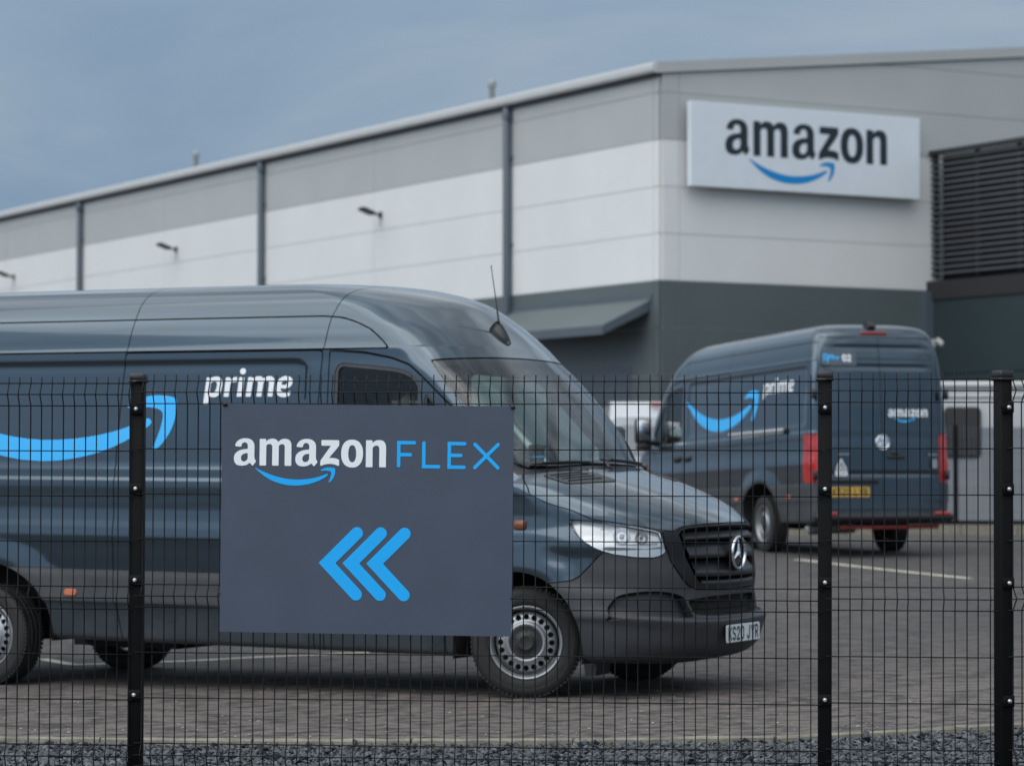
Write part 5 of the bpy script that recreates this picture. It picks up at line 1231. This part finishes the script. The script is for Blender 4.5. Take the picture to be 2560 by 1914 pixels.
def panel(x0, x1, ang, y0, label, first=.02, off=None):
    """mesh panel from x0 along ang; top wire at TOP"""
    L_ = (x1-x0)/math.cos(ang)
    p = empty('fence_panel', (x0, y0, TOP), (0, .0035, ang), FENCE); p['label'] = label
    hm = hwire(L_)
    for d in HZ: link('horizontal_wire', hm, WIRE, p, (0, -bump_at(d)-.0045, -d))
    k = 0; x = first
    while x < L_-.004:
        o = link('vertical_wire', WV, WIRE, p, (x+rng.gauss(0, .0007), 0, rng.gauss(0, .0006)), (0, rng.gauss(0, .0007), rng.gauss(0, .05))); k += 1; x += .05
    return p
X1, X2, X3 = -1.672, 1.357, 2.122
FENCE = empty('mesh_fence', (0, 0, 0)); tag(FENCE, 'black welded mesh fence with square posts in the foreground', 'fence')
panel(-4.72, X1-.004, FANG, fy(-4.72), 'black wire mesh fence panel at the far left, beside the rear wheel of the van', .035)
panel(X1+.004, X2-.006, FANG, fy(X1), 'black wire mesh fence panel carrying the sign board between two posts', .03)
panel(X2+.006, X3-.02, FANG, fy(X2), 'narrow black wire mesh fence panel between the two right posts', .055)
panel(X3+.02, X3+1.4, math.radians(28), fy(X3)+.02, 'black wire mesh panel running off at the right edge, beyond the corner post', .03)
def post(x, y, rz, label, w=.060):
    p = empty('fence_post', (x, y, 0), (0, .004, rz), FENCE); p['label'] = label
    b = MB(); b.rbox((0, 0, .9), (w, w, 1.98), .006); b.build('upright', POST, p)
    b = MB(); b.rbox((0, 0, 1.886), (w+.010, w+.010, .040), .006); b.rbox((0, 0, 1.868), (w+.016, w+.016, .012), .006); b.build('post_cap', BLACKP, p)
    for z in (1.745, 1.392, .987, .480):
        b = MB(); b.rbox((0, -w/2-.010, z), (w-.002, .006, .046), .002); b.tube([(-w/2+.004, -w/2-.008, z), (-w/2+.004, -.01, z)], .004, 5); b.box((0, -w/2-.004, z), (w*.6, .01, .04)); c = b.build('clamp', POST, p)
        b = MB(); b.lathe([(.001, -.0105), (.006, -.0098), (.0095, -.006), (.0105, 0)], 14, axis='Y', c=(0, -w/2-.014, z)); b.lathe([(.004, -.0104), (.001, -.0085)], 6, axis='Y', c=(0, -w/2-.0145, z)); b.build('bolt', ZINC, p)
    return p
post(X1, fy(X1)+.040, FANG, 'black square fence post left of the sign board, in front of the blue arrow')
post(X2, fy(X2)+.040, FANG, 'black square fence post right of the front van, before the second van')
post(X3, fy(X3)+.045, math.radians(27), 'black square corner post at the right edge of the fence')

# sign board on the fence
sb = empty('sign_board', (-.640, fy(-.64)-.036, 1.258), (0, .0115, FANG)); tag(sb, 'slate grey sign board with white lettering, blue letters and three blue chevrons on the fence', 'sign')
b = MB(); b.box((0, 0, 0), (1.292, .004, 1.004)); b.build('board', SIGNBK, sb)
k1 = .000606
B1 = lambda x, y: (-.646+(x-40)*k1, -.0038, .502-(y-40)*k1)
for fn, bx_ in LETTERS_A: flat_print('letter', fn, bx_, 4, B1, WPRINT, sb)
flat_print('smile', smile, (280, 890, 490, 636), 4, B1, SBLUE, sb)
for xa, xb in LETTERS_F: flat_print('capital_letter', FLEX, (xa, xb, 290, 502), 4, B1, SBLUE, sb)
B2 = lambda x, y: (-.646+(x-475.5)*.002041, -.0038, .502-(y-876.5)*.002041)
for k in range(3):
    dx_ = 51.7*k
    q = [(772.5, 1152), (708.3, 1217), (772.0, 1283.5)]
    fn = lambda P, dx_=dx_: np.minimum(sd_stroke(P-[dx_, 0], q, 13.0), sd_poly(P-[dx_, 0], [(708.3-18.4, 1217), (708.3, 1198.6), (708.3, 1235.4)]))
    flat_print('chevron', fn, (685+dx_, 790+dx_, 1135, 1300), 2, B2, SBLUE, sb)
for x, z in ((-.636, .498), (.640, .497)):
    b = MB(); b.tube([(x-.012, .004, z+.010), (x, -.006, z+.012), (x+.010, -.006, z-.004), (x+.004, .01, z-.008)], .0035, 5); b.rbox((x, -.006, z+.002), (.016, .012, .016), .003); b.build('cable_tie', BLACKP, sb)
for x, z in ((-.648, -.335), (.647, -.33)):
    b = MB(); b.tube([(x-.01, .0, z+.012), (x+.004, -.004, z+.004), (x-.006, -.004, z-.01)], .0022, 5); b.build('cable_tie', BLACKP, sb)

# ------------------------------------------------------------------ driver and the holder on the dashboard
VM = Matrix.Translation(van1.location) @ van1.rotation_euler.to_matrix().to_4x4()
def person():
    J = [(-1.18, 0, 1.10), (-1.24, 0, 1.32), (-1.29, 0, 1.52), (-1.28, 0, 1.63), (-1.25, 0, 1.705), (-1.215, 0, 1.79), (-1.21, 0, 1.88), (-1.225, 0, 1.945),
         (-1.29, -.19, 1.56), (-1.08, -.24, 1.36), (-.84, -.15, 1.42), (-1.29, .19, 1.56), (-1.08, .24, 1.36), (-.84, .15, 1.42),
         (-1.10, -.10, 1.10), (-.74, -.13, 1.08), (-.62, -.12, .72), (-1.10, .10, 1.10), (-.74, .13, 1.08), (-.62, .12, .72), (-1.105, 0, 1.825), (-.78, -.14, 1.45), (-.78, .14, 1.45)]
    E_ = [(0, 1), (1, 2), (2, 3), (3, 4), (4, 5), (5, 6), (6, 7), (2, 8), (8, 9), (9, 10), (10, 21), (2, 11), (11, 12), (12, 13), (13, 22), (0, 14), (14, 15), (15, 16), (0, 17), (17, 18), (18, 19), (5, 20)]
    Rr = [.15, .15, .15, .07, .056, .068, .082, .062, .075, .05, .035, .075, .05, .035, .09, .065, .05, .09, .065, .05, .012, .03, .03]
    me = bpy.data.meshes.new('person'); me.from_pydata(J, E_, []); ob = bpy.data.objects.new('person', me); COL.objects.link(ob)
    sk = ob.modifiers.new('skin', 'SKIN'); sd = ob.modifiers.new('sub', 'SUBSURF'); sd.levels = 2; sd.render_levels = 2
    for i_, r in enumerate(Rr): me.skin_vertices[0].data[i_].radius = (r, r*(1.12 if i_ in (5, 6, 7) else 1))
    me.skin_vertices[0].data[0].use_root = True
    dg = bpy.context.evaluated_depsgraph_get(); m2 = bpy.data.meshes.new_from_object(ob.evaluated_get(dg)); bpy.data.objects.remove(ob)
    m2.polygons.foreach_set('use_smooth', [True]*len(m2.polygons))
    o = link('person', m2, SKIN); m2.materials.append(JACKET)
    for p in m2.polygons:
        c = p.center
        if c.z < 1.66 and not (c.x > -.86): p.material_index = 1
    h = MB(); vs_ = []; n1, n2 = 9, 20
    for i_ in range(n1):
        a = math.pi*.62*i_/(n1-1)
        for k in range(n2):
            q = 2*math.pi*k/n2; fwd = max(0, math.cos(q)); aa = a*(1-.42*fwd)
            vs_.append((-1.225+.103*math.sin(aa)*math.cos(q)*(1.0)-.008, .088*math.sin(aa)*math.sin(q), 1.895+.118*math.cos(aa)))
    h.add(vs_, [(i_*n2+k, i_*n2+(k+1) % n2, (i_+1)*n2+(k+1) % n2, (i_+1)*n2+k) for i_ in range(n1-1) for k in range(n2)], True); h.build('hair', HAIR, o)
    e_ = MB()
    for s in (-1, 1): e_.lathe([(.001, .012), (.009, .008), (.012, 0), (.009, -.008), (.001, -.012)], 10, axis='X', c=(-1.128, s*.032, 1.868))
    e_.build('eyes', WPRINT, o)
    r_ = MB()
    for s in (-1, 1): r_.rbox((-1.225, s*.090, 1.845), (.05, .016, .065), .006)
    r_.build('ears', SKIN, o)
    o.matrix_world = VM @ Matrix.Translation((.04, -.44, .055))
    tag(o, 'driver with short dark hair sitting at the side window of the front van', 'person')
person()
dh = empty('dash_holder'); tag(dh, 'dark cup shaped holder with blue bands on the dashboard behind the windscreen', 'holder')
b = MB(); b.lathe([(.001, 0), (.050, 0), (.050, .02), (.046, .03), (.050, .17), (.050, .20), (.001, .20)], 20, axis='Z'); b.build('cup', LAMPB, dh)
b = MB(); b.lathe([(.054, .20), (.056, .215), (.056, .235), (.001, .24)], 20, axis='Z'); b.box((.05, 0, .222), (.05, .03, .02)); b.build('lid', LAMPB, dh)
b = MB(); b.lathe([(.0508, .15), (.0512, .165)], 20, axis='Z'); b.lathe([(.0508, .01), (.0512, .018)], 20, axis='Z'); b.build('band', BPRINT, dh)
dh.matrix_world = VM @ Matrix.Translation((-.20, -.33, 1.40))
